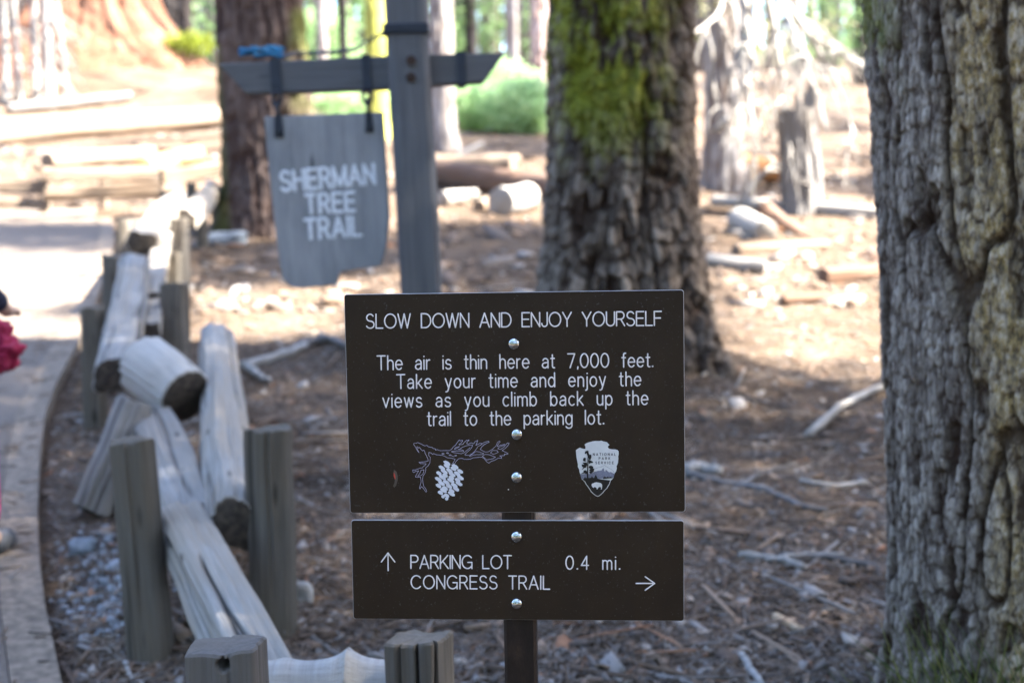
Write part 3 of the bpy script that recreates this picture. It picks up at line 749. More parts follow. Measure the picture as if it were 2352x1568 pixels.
# arrowhead emblem (crop of the emblem: 9.225 px to one source px, from 1380,1060)
E7 = lambda p: h7((((1380 + p[0] / 9.225) - 820) * 2352 / 870, ((1060 + p[1] / 9.225) - 690) * 2352 / 870))
def emb(mb, pts, y0, y1, mi=0): mb.prism([E7(p) for p in pts], y0, y1, mi)
OUT = [(213,368),(235,350),(260,335),(285,318),(310,312),(345,328),(400,340),(425,335),(430,310),(424,275),(408,240),(440,215),(490,195),(540,180),(590,168),(650,160),(740,162),(785,153),(830,170),(880,180),(915,190),(945,225),(970,252),(945,268),(935,295),(945,322),(970,338),(1030,350),(1100,352),(1150,365),(1175,392),(1180,440),(1178,475),(1168,500),(1172,560),(1168,610),(1165,650),(1145,700),(1130,735),(1137,780),(1120,850),(1090,890),(1080,925),(1062,985),(1042,1020),(1002,1060),(990,1095),(975,1140),(945,1190),(925,1230),(870,1282),(830,1335),(782,1380),(737,1412),(706,1422),(660,1405),(600,1360),(550,1312),(522,1262),(480,1200),(440,1150),(410,1092),(378,1055),(348,1035),(325,960),(310,910),(295,860),(285,800),(255,745),(258,690),(240,600),(225,520),(218,450)]
mb = MB(); emb(mb, OUT, FY - .0003, FY + .0006); E = mb.build('arrowhead_emblem', EMB_L, upper, local=True)
mb = MB(); emb(mb, [(308,912),(400,905),(452,900),(545,908),(620,862),(720,832),(790,826),(812,790),(842,776),(856,840),(872,856),(888,806),(930,846),(965,872),(1000,862),(1083,905),(1062,980),(1040,1000),(700,1018),(340,1024)], FY - .0005, FY)
mb.build('mountain_shading', EMB_G, E, local=True)
mb = MB(); stroke(mb, [E7(p) for p in ((610,792),(660,780),(720,762),(785,746),(825,722),(860,708),(900,740),(950,768),(1010,802),(1050,840),(1085,885))], .00022, FY - .0003, .0002)
stroke(mb, [E7(p) for p in ((312,912),(345,890),(395,880))], .00022, FY - .0003, .0002); mb.build('mountain_outline', EMB_D, E, local=True)
mb = MB(); emb(mb, [(362,1040),(400,1003),(420,962),(432,996),(470,994),(520,996),(555,992),(575,948),(596,988),(622,1000),(640,960),(658,922),(688,968),(706,1014),(800,1030),(990,1054),(975,1085),(962,1130),(925,1185),(905,1225),(858,1272),(815,1325),(770,1368),(725,1400),(708,1405),(668,1390),(612,1347),(562,1297),(534,1250),(494,1190),(454,1140),(424,1080),(392,1048)], FY - .0008, FY)
emb(mb, [(822,1022),(852,950),(868,985),(890,965),(905,988),(932,962),(958,985),(990,970),(1020,985),(1044,984),(1040,1002),(842,1016)], FY - .0008, FY)
mb.build('meadow_silhouette', EMB_D, E, local=True)
mb = MB()
emb(mb, [(458,1000),(462,900),(470,700),(474,600),(478,500),(470,400),(486,400),(498,520),(496,640),(492,780),(490,900),(494,1000)], FY - .0009, FY)
for blob in ([(410,440),(425,395),(465,378),(495,382),(500,430),(520,470),(560,465),(565,520),(545,580),(515,590),(500,540),(480,500),(465,470),(455,430),(432,452)],
             [(370,590),(385,545),(420,535),(440,560),(425,590),(445,610),(420,622),(385,615)], [(500,590),(540,600),(600,630),(595,655),(545,655),(520,680),(500,650)],
             [(360,648),(460,645),(470,700),(440,760),(400,770),(355,810),(350,800),(385,760),(350,735),(340,690),(400,690)],
             [(385,830),(440,820),(465,850),(460,910),(400,890),(325,905),(385,862)],
             [(500,760),(520,720),(570,720),(605,745),(600,780),(630,788),(615,850),(580,880),(545,912),(525,880),(500,880),(540,840),(510,830),(540,790)]):
    emb(mb, blob, FY - .0007 - .00003 * len(blob), FY)
mb.build('tree_silhouette', EMB_D, E, local=True)
mb = MB(); emb(mb, [(565,1150),(580,1122),(610,1115),(635,1100),(680,1093),(720,1100),(770,1112),(800,1135),(808,1165),(806,1200),(798,1252),(775,1254),(782,1222),(770,1200),(735,1200),(715,1222),(700,1252),(682,1252),(680,1222),(655,1205),(630,1200),(612,1222),(596,1210),(578,1195)], FY - .0011, FY)
mb.build('bison_silhouette', EMB_L, E, local=True)
mb = MB()
for txt, p0, p1 in (("NATIONAL", (602,489), (1110,488)), ("PARK", (732,581), (985,580)), ("SERVICE", (656,680), (1062,678))):
    a = Vector(p0); d = Vector((1, 0))
    for st in layout(txt, p1[0] - p0[0], 52): stroke(mb, [E7((p0[0] + q[0], p0[1] - q[1])) for q in st], .00062, FY - .0003, .0003)
mb.build('emblem_lettering', EMB_D, E, local=True)

# pine bough with a hanging cone (crop: 6.533 px to one source px, from 930,1060)
B7 = lambda p: h7((((930 + p[0] / 6.533) - 820) * 2352 / 870, ((1060 + p[1] / 6.533) - 690) * 2352 / 870))
LINES = [
 [(582,296),(555,262),(535,225),(515,190),(495,160),(505,148),(540,146),(560,134),(610,156),(675,188),(712,180),(722,196),(760,210),(792,212),(800,226),(850,240),(845,256),(880,248),(900,262),(930,266),(1000,264),(1070,264),(1105,240),(1130,205),(1165,180),(1190,140),(1225,95),(1240,108),(1275,100),(1282,112),(1262,130),(1250,150),(1220,164),(1225,172),(1285,165),(1305,135),(1345,98),(1360,104),(1380,92),(1378,108),(1355,120),(1345,150),(1365,160),(1420,140),(1450,155),(1462,150),(1480,118),(1505,110),(1522,100),(1515,125),(1500,160),(1490,180),(1520,165),(1560,146),(1585,150),(1570,178)],
 [(582,296),(560,250),(545,205),(560,200),(575,225),(590,212),(610,240),(640,268),(655,255),(672,270),(680,310),(695,335),(712,372),(722,395),(730,430),(690,440),(610,450),(580,452),(600,470),(695,475),(680,500),(650,520),(640,540),(600,545),(560,560),(520,575),(480,575),(485,610),(505,615),(520,595),(575,588),(550,630),(522,685),(560,692),(605,690),(615,760),(600,820),(585,870),(600,878),(620,840),(650,870),(690,930),(704,920),(690,880),(655,835),(645,790),(638,730),(645,670),(675,630),(690,580),(688,540),(720,515),(755,465),(762,372),(735,340),(740,292),(775,300),(800,325),(815,312),(860,330),(950,340),(985,350),(1030,378),(1100,386),(1160,402),(1140,440),(1120,470),(1150,478),(1180,430),(1215,395),(1270,388),(1310,405),(1400,402),(1450,380),(1540,372),(1590,370),(1620,390),(1660,440),(1700,466),(1740,435),(1790,420),(1850,385),(1900,390),(1905,370),(1870,350),(1950,345),(1945,322),(2000,325),(2005,310),(1950,285),(1910,262),(1950,240),(2000,190),(2024,150),(2000,142),(1970,170),(1945,205),(1890,245),(1840,235),(1860,212),(1940,180),(1955,165),(1880,180),(1830,200),(1845,165),(1880,125),(1870,112),(1835,135),(1815,190),(1760,240),(1690,285),(1640,290),(1560,245),(1590,200),(1640,160),(1705,128),(1690,114),(1620,135),(1590,160),(1520,205),(1500,240),(1440,310),(1385,340),(1320,338),(1315,325),(1370,275),(1420,225),(1440,180),(1400,175),(1330,190),(1280,210),(1225,245),(1205,245)],
 [(1205,245),(1260,250),(1300,268),(1290,280),(1230,272),(1180,268),(1100,280),(1130,295),(1200,305),(1260,315),(1300,300),(1360,250),(1400,215)],
 [(1145,240),(1175,212),(1230,200),(1190,225),(1150,245)], [(945,312),(970,306),(985,318),(960,322),(945,312)], [(1020,300),(1045,296),(1058,308),(1035,312),(1020,300)],
 [(1060,335),(1085,330),(1100,342),(1075,345),(1060,335)], [(1105,352),(1145,362)], [(1150,345),(1175,336),(1186,346),(1160,352),(1150,345)],
 [(1385,360),(1430,320),(1490,280),(1540,285),(1620,312),(1585,330),(1510,330),(1450,335),(1400,362)], [(1595,355),(1640,325),(1700,330),(1805,370),(1760,395),(1665,415),(1595,355)],
 [(1725,300),(1760,262),(1830,265),(1850,290),(1800,315),(1770,325),(1725,300)], [(560,672),(600,620),(615,575),(662,572),(645,640),(610,665),(560,672)]]
mb = MB()
for k, l in enumerate(LINES): stroke(mb, [B7(p) for p in l], .00042, FY - .00002 * k, .00035)
mb.build('pine_bough_drawing', DRAW_L, upper, local=True)
mb = MB(); ax0, ax1 = Vector((1128, 478)), Vector((975, 1040)); ax = (ax1 - ax0); AL = ax.length; ax.normalize(); sd = Vector((-ax.y, ax.x)) * -1
rg = np.random.default_rng(4); nrow = 12
for r in range(nrow):
    tt = (r + .5) / nrow; hw_ = 232 * math.sin(PI * min(1, (tt * .88 + .10))) ** .62 * (1 - .25 * tt)
    ns = max(2, int(round(hw_ * 2 / 118)))
    for k in range(ns):
        c = ax0 + ax * AL * tt + sd * ((k + .5 + (.22 if r % 2 else -.22)) / ns * 2 - 1) * hw_ + Vector((0, ((k + .5) / ns - .5) * 40))
        a = hw_ / ns * 1.0; hh = AL / nrow * .62
        d1 = (sd * 1.0 + ax * .30).normalized(); d2 = Vector((-d1.y, d1.x))
        if d2.dot(ax) < 0: d2 = -d2
        jj = rg.uniform(.90, 1.03, 8)
        pts = [c - d1*a*jj[0] + d2*hh*.15, c - d1*a*.6*jj[1] - d2*hh*.85, c + d1*a*.1 - d2*hh*jj[2], c + d1*a*.75*jj[3] - d2*hh*.7, c + d1*a*jj[4] + d2*hh*.1, c + d1*a*.6 + d2*hh*.8*jj[5], c + d2*hh*.95*jj[6], c - d1*a*.6 + d2*hh*.8*jj[7]]
        poly = [B7(p) for p in pts]; mb.prism(poly, FY - .0003 - .00001 * ((r * 3 + k) % 7), FY + .0004)
mb.build('pine_cone_drawing', CONE_W, upper, local=True)

# ------------------------------------------------------------------ hanging trail-name sign: post, crossbar, board
D = 4.86
pt = pix(934, 0, D) + (pix(934, 0, D) - pix(966, 640, D)) * .10; pb_ = pix(966, 640, D); ax = (pt - pb_).normalized()
bz = pb_ - ax * ((pb_.z - SLOPE * pb_.y) / ax.z + .2)
sp = empty('sign_post', (bz.x, bz.y, Hs(bz.x, bz.y)), 'tall square grey wooden post with a crossbar holding the hanging board', 'post')
PW = 93 / FPX * D
beam('post', bz, pt, PW, PW, W_SIGN, sp, 31, nl=60, rough=.003, pw=9, up=(0, 1, 0), grain=.002, crack=.006, ragged=.004)
def qface(px, py, dep=D): return pix(px, py, dep)
dB = D + .05
LT = (500,147); bar = [(500,147),(565,216),(890,203),(1112,188),(1160,121),(890,128)]
mb = MB(); f_ = [qface(p[0], p[1], dB - .045) for p in bar]; fw = (qface(934, 170) - CAM).normalized(); fw.z = 0; fw.normalize()
n = len(f_); bk = [p + fw * .10 for p in f_]
mb.add(f_ + bk, [tuple(range(n)), tuple(range(2*n - 1, n - 1, -1))] + [(i, n + i, n + (i+1) % n, (i+1) % n) for i in range(n)])
# own axes so that the grain runs along the bar
bx = (f_[4] - f_[0]).normalized(); bz_ = Vector((0,0,1)); by = bz_.cross(bx).normalized(); bz_ = bx.cross(by)
MWb = Matrix(((bx.x,by.x,bz_.x,f_[0].x),(bx.y,by.y,bz_.y,f_[0].y),(bx.z,by.z,bz_.z,f_[0].z),(0,0,0,1)))
mb.v = [tuple(MWb.inverted() @ Vector(v)) for v in mb.v]
cb = mb.build('crossbar', W_SIGN, sp, MWb)
def bev(o, w=.006, s=2):
    md = o.modifiers.new('bevel', 'BEVEL'); md.width = w; md.segments = s; md.limit_method = 'ANGLE'; md.angle_limit = R_(35)
bev(cb, .005)
def strap(px, y0, y1, wpx, parent):
    """iron band round the bar"""
    c0 = qface(px, y0 - 3, dB - .049); c1 = qface(px + (y1 - y0) * .06, y1 + 3, dB - .049); w_ = wpx / FPX * dB / 2; mb = MB()
    s = bx * w_; P = [c0, c1, c1 + fw * .108, c0 + fw * .108]; th = .004
    for i in range(4):
        a, b_ = P[i], P[(i + 1) % 4]; d = (b_ - a).normalized(); nn = bx.cross(d) * th
        vs = [a - s, a + s, b_ + s, b_ - s]; mb.add(vs + [v - nn for v in vs], [(0,1,2,3),(7,6,5,4),(0,4,5,1),(1,5,6,2),(2,6,7,3),(3,7,4,0)])
    return mb.build('iron_strap', BLACK, parent)
strap(632, 141, 213, 24, cb); strap(840, 131, 205, 19, cb); strap(1058, 124, 191, 20, cb)
cf = qface(935, 72, D - PW/2 - .004)
mb = MB(); hb = 25 / FPX * D / 2; hw = PW / 2 + .008
mb.box(qface(935, 72, D), (2*hw, 2*hw, 2*hb), Matrix.Rotation(R_(0), 3, 'Z')); co = mb.build('iron_collar', BLACK, sp); bev(co, .006)
for py in (140, 179):
    mb = MB(); c = qface(944, py, D - PW/2 + .004); mb.tube([c - fw * .012, c + fw * .01], [.0165, .0165], 16)
    vsr = .0165; mb.tube([c - fw * .016 , c - fw * .0121], [.009, .009], 6)
    mb.build('bolt', plain('rusty_bolt', (.045,.022,.012), .7), sp, smooth=False)

dBo = D - .02
BP = [(607,268),(880,257),(886,380),(893,500),(884,570),(872,612),(777,626),(768,655),(690,664),(660,660),(643,640),(632,560),(618,420)]
hb_ = empty('hanging_board', qface(745, 460, dBo), 'weathered grey arrow-ended board lettered in white, hanging by two black hooks', 'sign board')
mb = MB(); f_ = [qface(p[0], p[1], dBo) for p in BP]; o_ = qface(745, 268, dBo)
b0 = (qface(893, 400, dBo) - qface(607, 410, dBo)).normalized(); b2 = Vector((0,0,1)); b1 = b2.cross(b0).normalized(); b2 = b0.cross(b1)
def bl(p): q = qface(p[0], p[1], dBo) - o_; return (q.dot(b0), q.dot(b2))
fl = [bl(p) for p in BP]; mb.prism(fl[::-1], 0.0, .036)
# grain runs vertically: object x axis points down the board
MWo = Matrix(((-b2.x,b1.x,b0.x,o_.x),(-b2.y,b1.y,b0.y,o_.y),(-b2.z,b1.z,b0.z,o_.z),(0,0,0,1)))
MWp = Matrix(((b0.x,b1.x,b2.x,o_.x),(b0.y,b1.y,b2.y,o_.y),(b0.z,b1.z,b2.z,o_.z),(0,0,0,1)))
mb.v = [(-v[2], v[1], v[0]) for v in mb.v]
bd = mb.build('board', W_BOARD, hb_, MWo); bev(bd, .004)
WHT = plain('white_routed_paint', (.78,.80,.82), .7, var=.15, scale=60)
for txt, p0, p1, cap in (("SHERMAN", (645,439), (860,421), 44), ("TREE", (702,490), (812,484), 42), ("TRAIL", (700,549), (827,541), 44)):
    mb = MB(); a, b_ = Vector(p0), Vector(p1); d = (b_ - a).normalized(); nrm = Vector((d.y, -d.x))
    for st in layout(txt, (b_ - a).length, cap, .5, .80): stroke(mb, [bl(a + d*q[0] + nrm*q[1]) for q in st], .0118, -.0002, .002)
    mb.build('lettering', WHT, hb_, MWp)
def hook(px, ytop, y1, y2, y3, wpx):
    """ring under the strap, and the plate with its bolt on the board"""
    mb = MB(); a = qface(px, ytop, dBo + .01); b_ = qface(px + 4, y2, dBo + .01); r = .018
    c = (a + b_) / 2
    for k, (cc, rr_, ax2) in enumerate(((a.lerp(b_, .30), (a - b_).length * .36, b0), (a.lerp(b_, .75), (a - b_).length * .34, b1))):
        up_ = (a - b_).normalized(); mb.tube([cc + ax2 * math.cos(q) * rr_ * .55 + up_ * math.sin(q) * rr_ for q in np.linspace(0, 2*PI, 16, endpoint=False)], .0055, 8, closed=True)
    h_ = wpx / FPX * dBo / 2
    p0, p1 = bl((px + 5, y2)), bl((px + 7, y3))
    mb2 = MB(); mb2.prism([(p0[0]-h_*.75,p0[1]),(p1[0]-h_,p1[1]),(p1[0]+h_,p1[1]),(p0[0]+h_*.75,p0[1])], -.006, -.0005)
    mb2.tube([(p1[0], -.005, p1[1]+.018), (p1[0], -.017, p1[1]+.018)], [.011, .009], 8)
    mb.v += []
    hk = mb.build('hook_ring', BLACK, hb_); mb2.build('hook_plate', BLACK, hb_, MWp)
hook(634, 214, 0, 264, 316, 22); hook(842, 204, 0, 258, 304, 20)
# bright blue cord on the bar and the chain up to the collar
mb = MB(); rg = np.random.default_rng(9); BLUE = plain('bright_blue_cord', (.010,.15,.30), .7, var=.4, scale=90)
for k in range(5):
    pts = []
    for i in range(22):
        u = i / 21; x = 552 + 100 * (u if k % 2 else 1 - u) + rg.normal() * 3; y = 132 - 17 * math.sin(u * PI * (1 + k % 2) * .8 + k) ** 2 - 3 * k * .6
        pts.append(qface(x, min(y, 136) , dB + .005 + .012 * k))
    mb.tube(pts, .0055, 6)
tag(mb.build('cord_bundle', BLUE, None, smooth=True), 'bundle of bright blue cord tied on top of the crossbar', 'cord')
mb = MB(); cp = [(652,128),(690,124),(730,122),(775,119),(815,114),(845,95),(870,82),(893,74)]
pts = [qface(a, b_, dB + .01 if a < 880 else dB - .06) for a, b_ in cp]; 
for i in range(len(pts) - 1):
    seg = pts[i+1] - pts[i]; m_ = max(1, int(seg.length / .022))
    for j in range(m_):
        c = pts[i] + seg * (j + .5) / m_; d = seg.normalized(); s_ = d.orthogonal().normalized(); s_ = (Matrix.Rotation(R_(90 * ((i + j) % 2)), 3, d) @ s_)
        mb.tube([c + d * math.cos(q) * .016 + s_ * math.sin(q) * .008 for q in np.linspace(0, 2*PI, 10, endpoint=False)], .0035, 5, closed=True)
STEEL = plain('dull_chain_steel', (.09,.10,.115), .45, metal=.6, var=.3)
tag(mb.build('steel_chain', STEEL, None, smooth=True), 'thin steel chain running along the crossbar up to the black collar', 'chain')
# ------------------------------------------------------------------ split-rail fences
fn = empty('rail_fence', gr(470, 1490), 'weathered split-rail fence of paired posts and stacked rails beside the paved trail', 'fence')
post('post', (303, 352), 1015, 1492, 98, W_POST, fn, 41, nl=60, nr=48, crack=.004)
post('post', (617, 628), 985, 1465, 103, W_POST, fn, 42, nl=60, nr=48, crack=.004)
post('post', (208, 226), 708, 965, 50, W_POST, fn, 43, crack=.004)
post('post', (400, 408), 655, 890, 62, W_POSTB, fn, 44, crack=.004)
post('post', (256, 262), 588, 800, 42, W_POSTB, fn, 45)
post('post', (393, 396), 583, 745, 46, W_POST, fn, 46)
post('post', (285, 288), 507, 640, 34, W_POSTB, fn, 47)
post('post', (409, 411), 503, 655, 44, W_POSTB, fn, 48)
post('post', (462, 463), 440, 568, 26, W_POST, fn, 49)
post('post', (383, 384), 440, 540, 26, W_POSTB, fn, 50)
post('post', (497, 498), 428, 535, 24, W_POST, fn, 51)
post('post', (440, 440), 420, 520, 22, W_POST, fn, 52)
rail('rail', (606, 1600, 2.70), (418, 1195, 3.75), .112, .12, W_RAIL, fn, 61, nl=160, nr=150, crack=.014, rough=.012, ragged=.008, pw=-1, cw=.03)
rail('rail', (438, 1200, 3.78), (338, 945, 5.0), .125, .09, W_RAIL2, fn, 62, nl=60, nr=48, crack=.008, rough=.010, ragged=.006, pw=-1)
rail('rail', (535, 1205, 3.62), (505, 775, 5.9), .142, .13, W_RAIL, fn, 63, nl=80, nr=60, crack=.008, rough=.012, ragged=.006, pw=-1, up=(.1, 0, 1))
rail('rail', (262, 858, 4.95), (308, 610, 7.1), .15, .12, W_RAIL2, fn, 64, nl=60, nr=48, crack=.006, rough=.012, ragged=.006, pw=-1)
rail('rail', (352, 700, 6.6), (372, 560, 8.6), .10, .12, W_RAIL, fn, 65, pw=-1, nr=40)
rail('rail', (322, 558, 8.0), (402, 462, 10.4), .17, .13, W_RAIL, fn, 66, rough=.012, pw=-1, nr=40)
rail('rail', (345, 770, 5.9), (352, 660, 7.3), .10, .11, W_RAIL2, fn, 67, pw=-1, nr=40)
rail('rail', (424, 500, 9.6), (490, 436, 11.6), .13, .13, W_RAIL, fn, 68, pw=-1, nr=40)
p0, p1 = pix(334, 836, 5.04), pix(424, 908, 4.90)
tag(beam('log_stub', p0, p1, .225, .225, wood('knotty_pale_log', (.20,.19,.17), (.40,.38,.35), (.52,.50,.465), stain_or_dapple=(.46,.42,.36)), None, 71, nl=40, nr=64, rough=.008, pw=2.0, taper=.92, ragged=.004, endmat=END_SHADE),
    'short round pale log with a sawn end coloured dark as if in shade, wedged across the fence rails', 'log')
p0, p1 = gr(210, 1196, .03), pix(306, 925, 4.75)
tag(beam('fallen_rail', p0, p1, .12, .075, W_RAIL2, None, 72, nl=50, nr=44, rough=.008, crack=.006, ragged=.008, pw=-1, up=(.5, -.3, 1), endmat=END_SHADE), 'broken grey rail leaning from the ground up against the fence', 'rail')

ff = empty('corner_fence', gr(760, 1700), 'pair of square grey posts holding a splintered pale rail in front of the signs', 'fence')
def fpost(px, top, dep, wpx, rot, seed, mat, hole=None):
    T = pix(px, top, dep); B = Vector((T.x + .004, T.y - .01, Hs(T.x, T.y) - .1)); wd = wpx / FPX * dep
    o = beam('post', B, T, wd, wd, mat, ff, seed, nl=200, nr=176, up=(math.sin(rot), math.cos(rot), 0), rough=.003, pw=14, crack=.012, grain=.0011, ragged=.010, cw=.016)
    if hole:
        me = o.data; n = len(me.vertices); co = np.empty(n * 3, np.float32); me.vertices.foreach_get('co', co); co = co.reshape(-1, 3)
        c = o.matrix_basis.inverted() @ pix(hole[0], hole[1], dep - wd / 2)
        d = np.hypot(co[:, 0] - c.x, co[:, 1] - c.y); fr = co[:, 2] < -wd * .3
        co[:, 2] += np.where(fr, .055 * (1 - sstep(.0075, .0105, d)), 0); me.vertices.foreach_set('co', co.ravel()); me.update()
    return o
W_FP = wood('grey_square_post_wood', (.05,.043,.037), (.105,.098,.093), (.19,.182,.178), grain=(1.2, 26, 26), stain_or_dapple=(.14,.112,.08))
fpost(521, 1482, 2.20, 162, R_(2), 81, W_FP, (512, 1526))
fpost(966, 1467, 2.42, 124, R_(24), 82, W_POSTB)
a, b_ = pix(600, 1586, 2.52), pix(960, 1584, 2.52)
o = beam('rail', a - (b_ - a) * .15, b_ + (b_ - a) * .1, .10, .105, wood('cross_grained_wood', (.10,.09,.08), (.29,.285,.275), (.46,.455,.44), grain=(30, 1.5, 1.5), stain_or_dapple=(.38,.33,.26)), ff, 83, nl=260, nr=90, rough=.004, crack=.0, grain=.0, pw=-1)

me = o.data; n_ = len(me.vertices); co = np.empty(n_ * 3, np.float32); me.vertices.foreach_get('co', co); co = co.reshape(-1, 3); L_ = (b_ - a).length * 1.25
co[:, 2] += np.where(co[:, 2] > 0, .026 * np.exp(-np.abs(co[:, 0] - .56 * L_) / .024) + .006 * np.exp(-((co[:, 0] - .24 * L_) / .02) ** 2), 0); me.vertices.foreach_set('co', co.ravel()); me.update()
fb = empty('trail_corner_fence', gr(200, 505), 'sunlit low split-rail fence across the bend of the trail', 'fence')
for k, (px, pt_, pb2, wd) in enumerate(((103,405,492,24), (-20,400,490,26), (372,380,470,20), (238,400,478,20))):
    post('post', (px, px), pt_, pb2, wd, LOGT, fb, 90 + k)
for k, (x0, y0, x1, y1, th) in enumerate(((-80,428,110,432,.10), (-80,462,110,470,.09), (100,400,376,398,.13), (104,447,376,436,.12), (372,408,500,388,.12), (372,446,490,425,.11))):
    d0, d1 = 12.6, (12.7 if x1 < 300 else 12.9)
    rail('rail', (x0, y0, d0), (x1, y1, d1), th * .9, th, LOGT, fb, 100 + k, rough=.012, pw=-1, nr=36)

# ------------------------------------------------------------------ logs, branches, sticks, stones
def log(p0, p1, dia, mat, label, seed, sink=.25, nl=50, nr=24, rough=.03, bend=.0, taper=.85, name='fallen_log', cat='log', group=None, h=None):
    a, b_ = gr(*p0), gr(*p1); a.z += dia * (.5 - sink); b_.z += dia * (.5 - sink) if h is None else h
    return tag(beam(name, a, b_, dia, dia, mat, None, seed, nl=nl, nr=nr, rough=rough * dia * 1.6, pw=2.0, bend=bend, taper=taper), label, cat, group)
log((-120,346), (520,290), .42, LOGT, 'long thick tan log lying on the slope below the orange giant tree', 201, sink=.1)
log((-90,300), (430,272), .24, LOGT, 'thinner tan log lying behind the long thick tan log', 202, sink=.1)
log((330,412), (452,372), .26, LOGO, 'short rotten orange log behind the sunlit fence', 203, sink=.1)
log((110,392), (350,372), .24, LOGT, 'tan log lying just behind the sunlit fence rails', 204, sink=.1)
log((985,425), (1290,468), .30, LOGB, 'reddish-brown log running behind the mossy trunk', 205, sink=.1)
log((960,405), (1180,405), .26, LOGT, 'tan barkless log beside the reddish-brown log', 206, sink=.0)
a = gr(1052, 372, .05); b_ = pix(1112, 334, gdep(1052, 372)); tag(beam('broken_branch', a, b_, .10, .10, DEADW, None, 207, pw=2, rough=.01), 'stubby yellowish branch sticking up from the tan barkless log', 'branch')
log((1700,520), (1760,548), .20, DEADW, 'short pale chunk of wood by the dark root on the needles', 208)
a, b_ = gr(1760, 512, .12), gr(2060, 610, .02); tag(beam('fallen_branch', a, b_, .13, .11, LOGB, None, 209, nl=50, pw=2, bend=-.12, rough=.02, taper=.6), 'dark curved branch running downhill to the near right trunk', 'branch')
log((1690,585), (1900,570), .10, LOGT, 'tan flat slab of wood below the dark curved branch', 210, sink=.3)
log((1890,655), (2040,640), .14, LOGB, 'dark short log half hidden by the near right trunk', 211)
log((1700,418), (1800,425), .28, LOGO, 'pale orange log end beside the broken stump', 212, sink=.0)
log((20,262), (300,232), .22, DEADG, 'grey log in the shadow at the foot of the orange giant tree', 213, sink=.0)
log((1640,470), (2040,500), .12, DEADW, 'thin bleached pole lying in front of the broken stump', 214)
def stick(pts, r0, r1, mat, label, cat='stick', forks=(), name='fallen_stick', lift=.0, group=None):
    mb = MB(); P = [gr(x, y, r0 * .8 + lift * math.sin(PI * i / max(1, len(pts) - 1))) for i, (x, y) in enumerate(pts)]
    def fine(P):
        out = []; 
        for i in range(len(P) - 1):
            for k in range(5): out.append(P[i].lerp(P[i+1], k / 5) + Vector(rng.normal(size=3)) * r0 * .16)
        return out + [P[-1]]
    Q = fine(P); n = len(Q); mb.tube(Q, [(r0 + (r1 - r0) * i / (n - 1)) * rng.uniform(.86, 1.12) for i in range(n)], 9)
    for f in forks:
        F_ = fine([gr(x, y, r0 * .7) for x, y in f]); mb.tube(F_, [r0 * .75 * (1 - .6 * i / len(F_)) for i in range(len(F_))], 7)
    return tag(mb.build(name, mat, None, smooth=True), label, cat, group)
stick([(560,852),(610,838),(665,818),(700,803)], .026, .022, DEADW, 'thick pale forked branch on the needles between the fence and the sign', 'branch', [[(563,848),(590,868),(622,886)]], 'fallen_branch')
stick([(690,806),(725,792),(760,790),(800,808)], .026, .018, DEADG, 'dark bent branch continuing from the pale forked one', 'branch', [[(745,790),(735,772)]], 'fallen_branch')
stick([(1856,1008),(1930,958),(1990,925),(2045,890)], .017, .013, DEADW, 'straight pale stick ending behind the near right trunk', lift=.03)
stick([(1580,1098),(1680,1120),(1760,1135),(1850,1175),(1900,1182)], .012, .009, DEADG, 'long dark twig running out from behind the right edge of the sign', forks=[[(1690,1120),(1760,1090),(1830,1070)]])
stick([(1840,1112),(1880,1120),(1930,1124),(1990,1112)], .011, .008, DEADW, 'curved pale twig lying beside the long dark twig')
stick([(1570,1090),(1610,1088),(1655,1096)], .022, .018, DEADW, 'stubby pale stick half hidden by the right edge of the large panel')
stick([(1700,1288),(1790,1298),(1850,1318)], .013, .009, DEADW, 'pale knobbly twig right of the small panel', forks=[[(1760,1294),(1850,1285),(1940,1284)]])
stick([(1790,1286),(1900,1290),(2035,1315)], .010, .008, DEADG, 'thin grey twig reaching towards the foot of the near trunk')
stick([(1778,1428),(1842,1456)], .012, .011, wood('tan_split_stick', (.30,.20,.11), (.44,.31,.19), (.58,.45,.31)), 'short tan split stick lying low on the needles')
stick([(1702,1512),(1722,1540),(1756,1590)], .011, .008, DEADW, 'white splinter at the bottom of the picture')
stick([(716,1470),(760,1505),(800,1530)], .008, .006, DEADG, 'thin dark twig beside the foot of the second square post')
stick([(290,1530),(300,1560),(330,1580)], .007, .005, DEADW, 'little curled twig on the soil beside the trail edge')
def stone(p, s, mat, label, seed, sq=.7, name='stone', group=None):
    c = gr(*p); bm = bmesh.new(); bmesh.ops.create_icosphere(bm, subdivisions=3, radius=1)
    V = np.array([v.co for v in bm.verts]); q = np.sign(V) * np.abs(V) ** .7; d = 1 + .35 * fbm(q * 1.1 + seed, seed, 3)
    V = q * d[:, None] * [s, s * .8, s * sq]
    for v, k in zip(bm.verts, V): v.co = k
    me = bpy.data.meshes.new(name); bm.to_mesh(me); bm.free()
    return tag(link(name, me, mat, None, Matrix.Translation(c + Vector((0, 0, s * sq * .45)))), label, 'stone', group)
stone((190,1268), .042, ROCKB, 'small blue-grey stone on the soil between the trail and the fence', 1)
stone((692,1385), .035, ROCK, 'pale pinkish stone right of the second fence post', 2, 1.1)
log((1018,476), (1092,462), .15, DEADW, 'short pale split chunk of timber behind the tall sign post', 221, sink=.1, taper=.7, name='timber_chunk', cat='timber')
log((1150,498), (1215,478), .26, DEADW, 'thick blocky pale timber chunk next to the mossy trunk', 222, sink=.1, taper=.9, name='timber_chunk', cat='timber')
log((1100,488), (1150,470), .12, LOGT, 'small tan timber chunk between the two pale ones', 223, sink=.1, name='timber_chunk', cat='timber')
log((1010,392), (1190,380), .16, LOGT, 'thin tan pole lying behind the tan barkless log', 224, sink=.1)
log((1630,610), (1760,628), .10, DEADW, 'pale short stick of timber just right of the mossy trunk', 225, sink=.2)
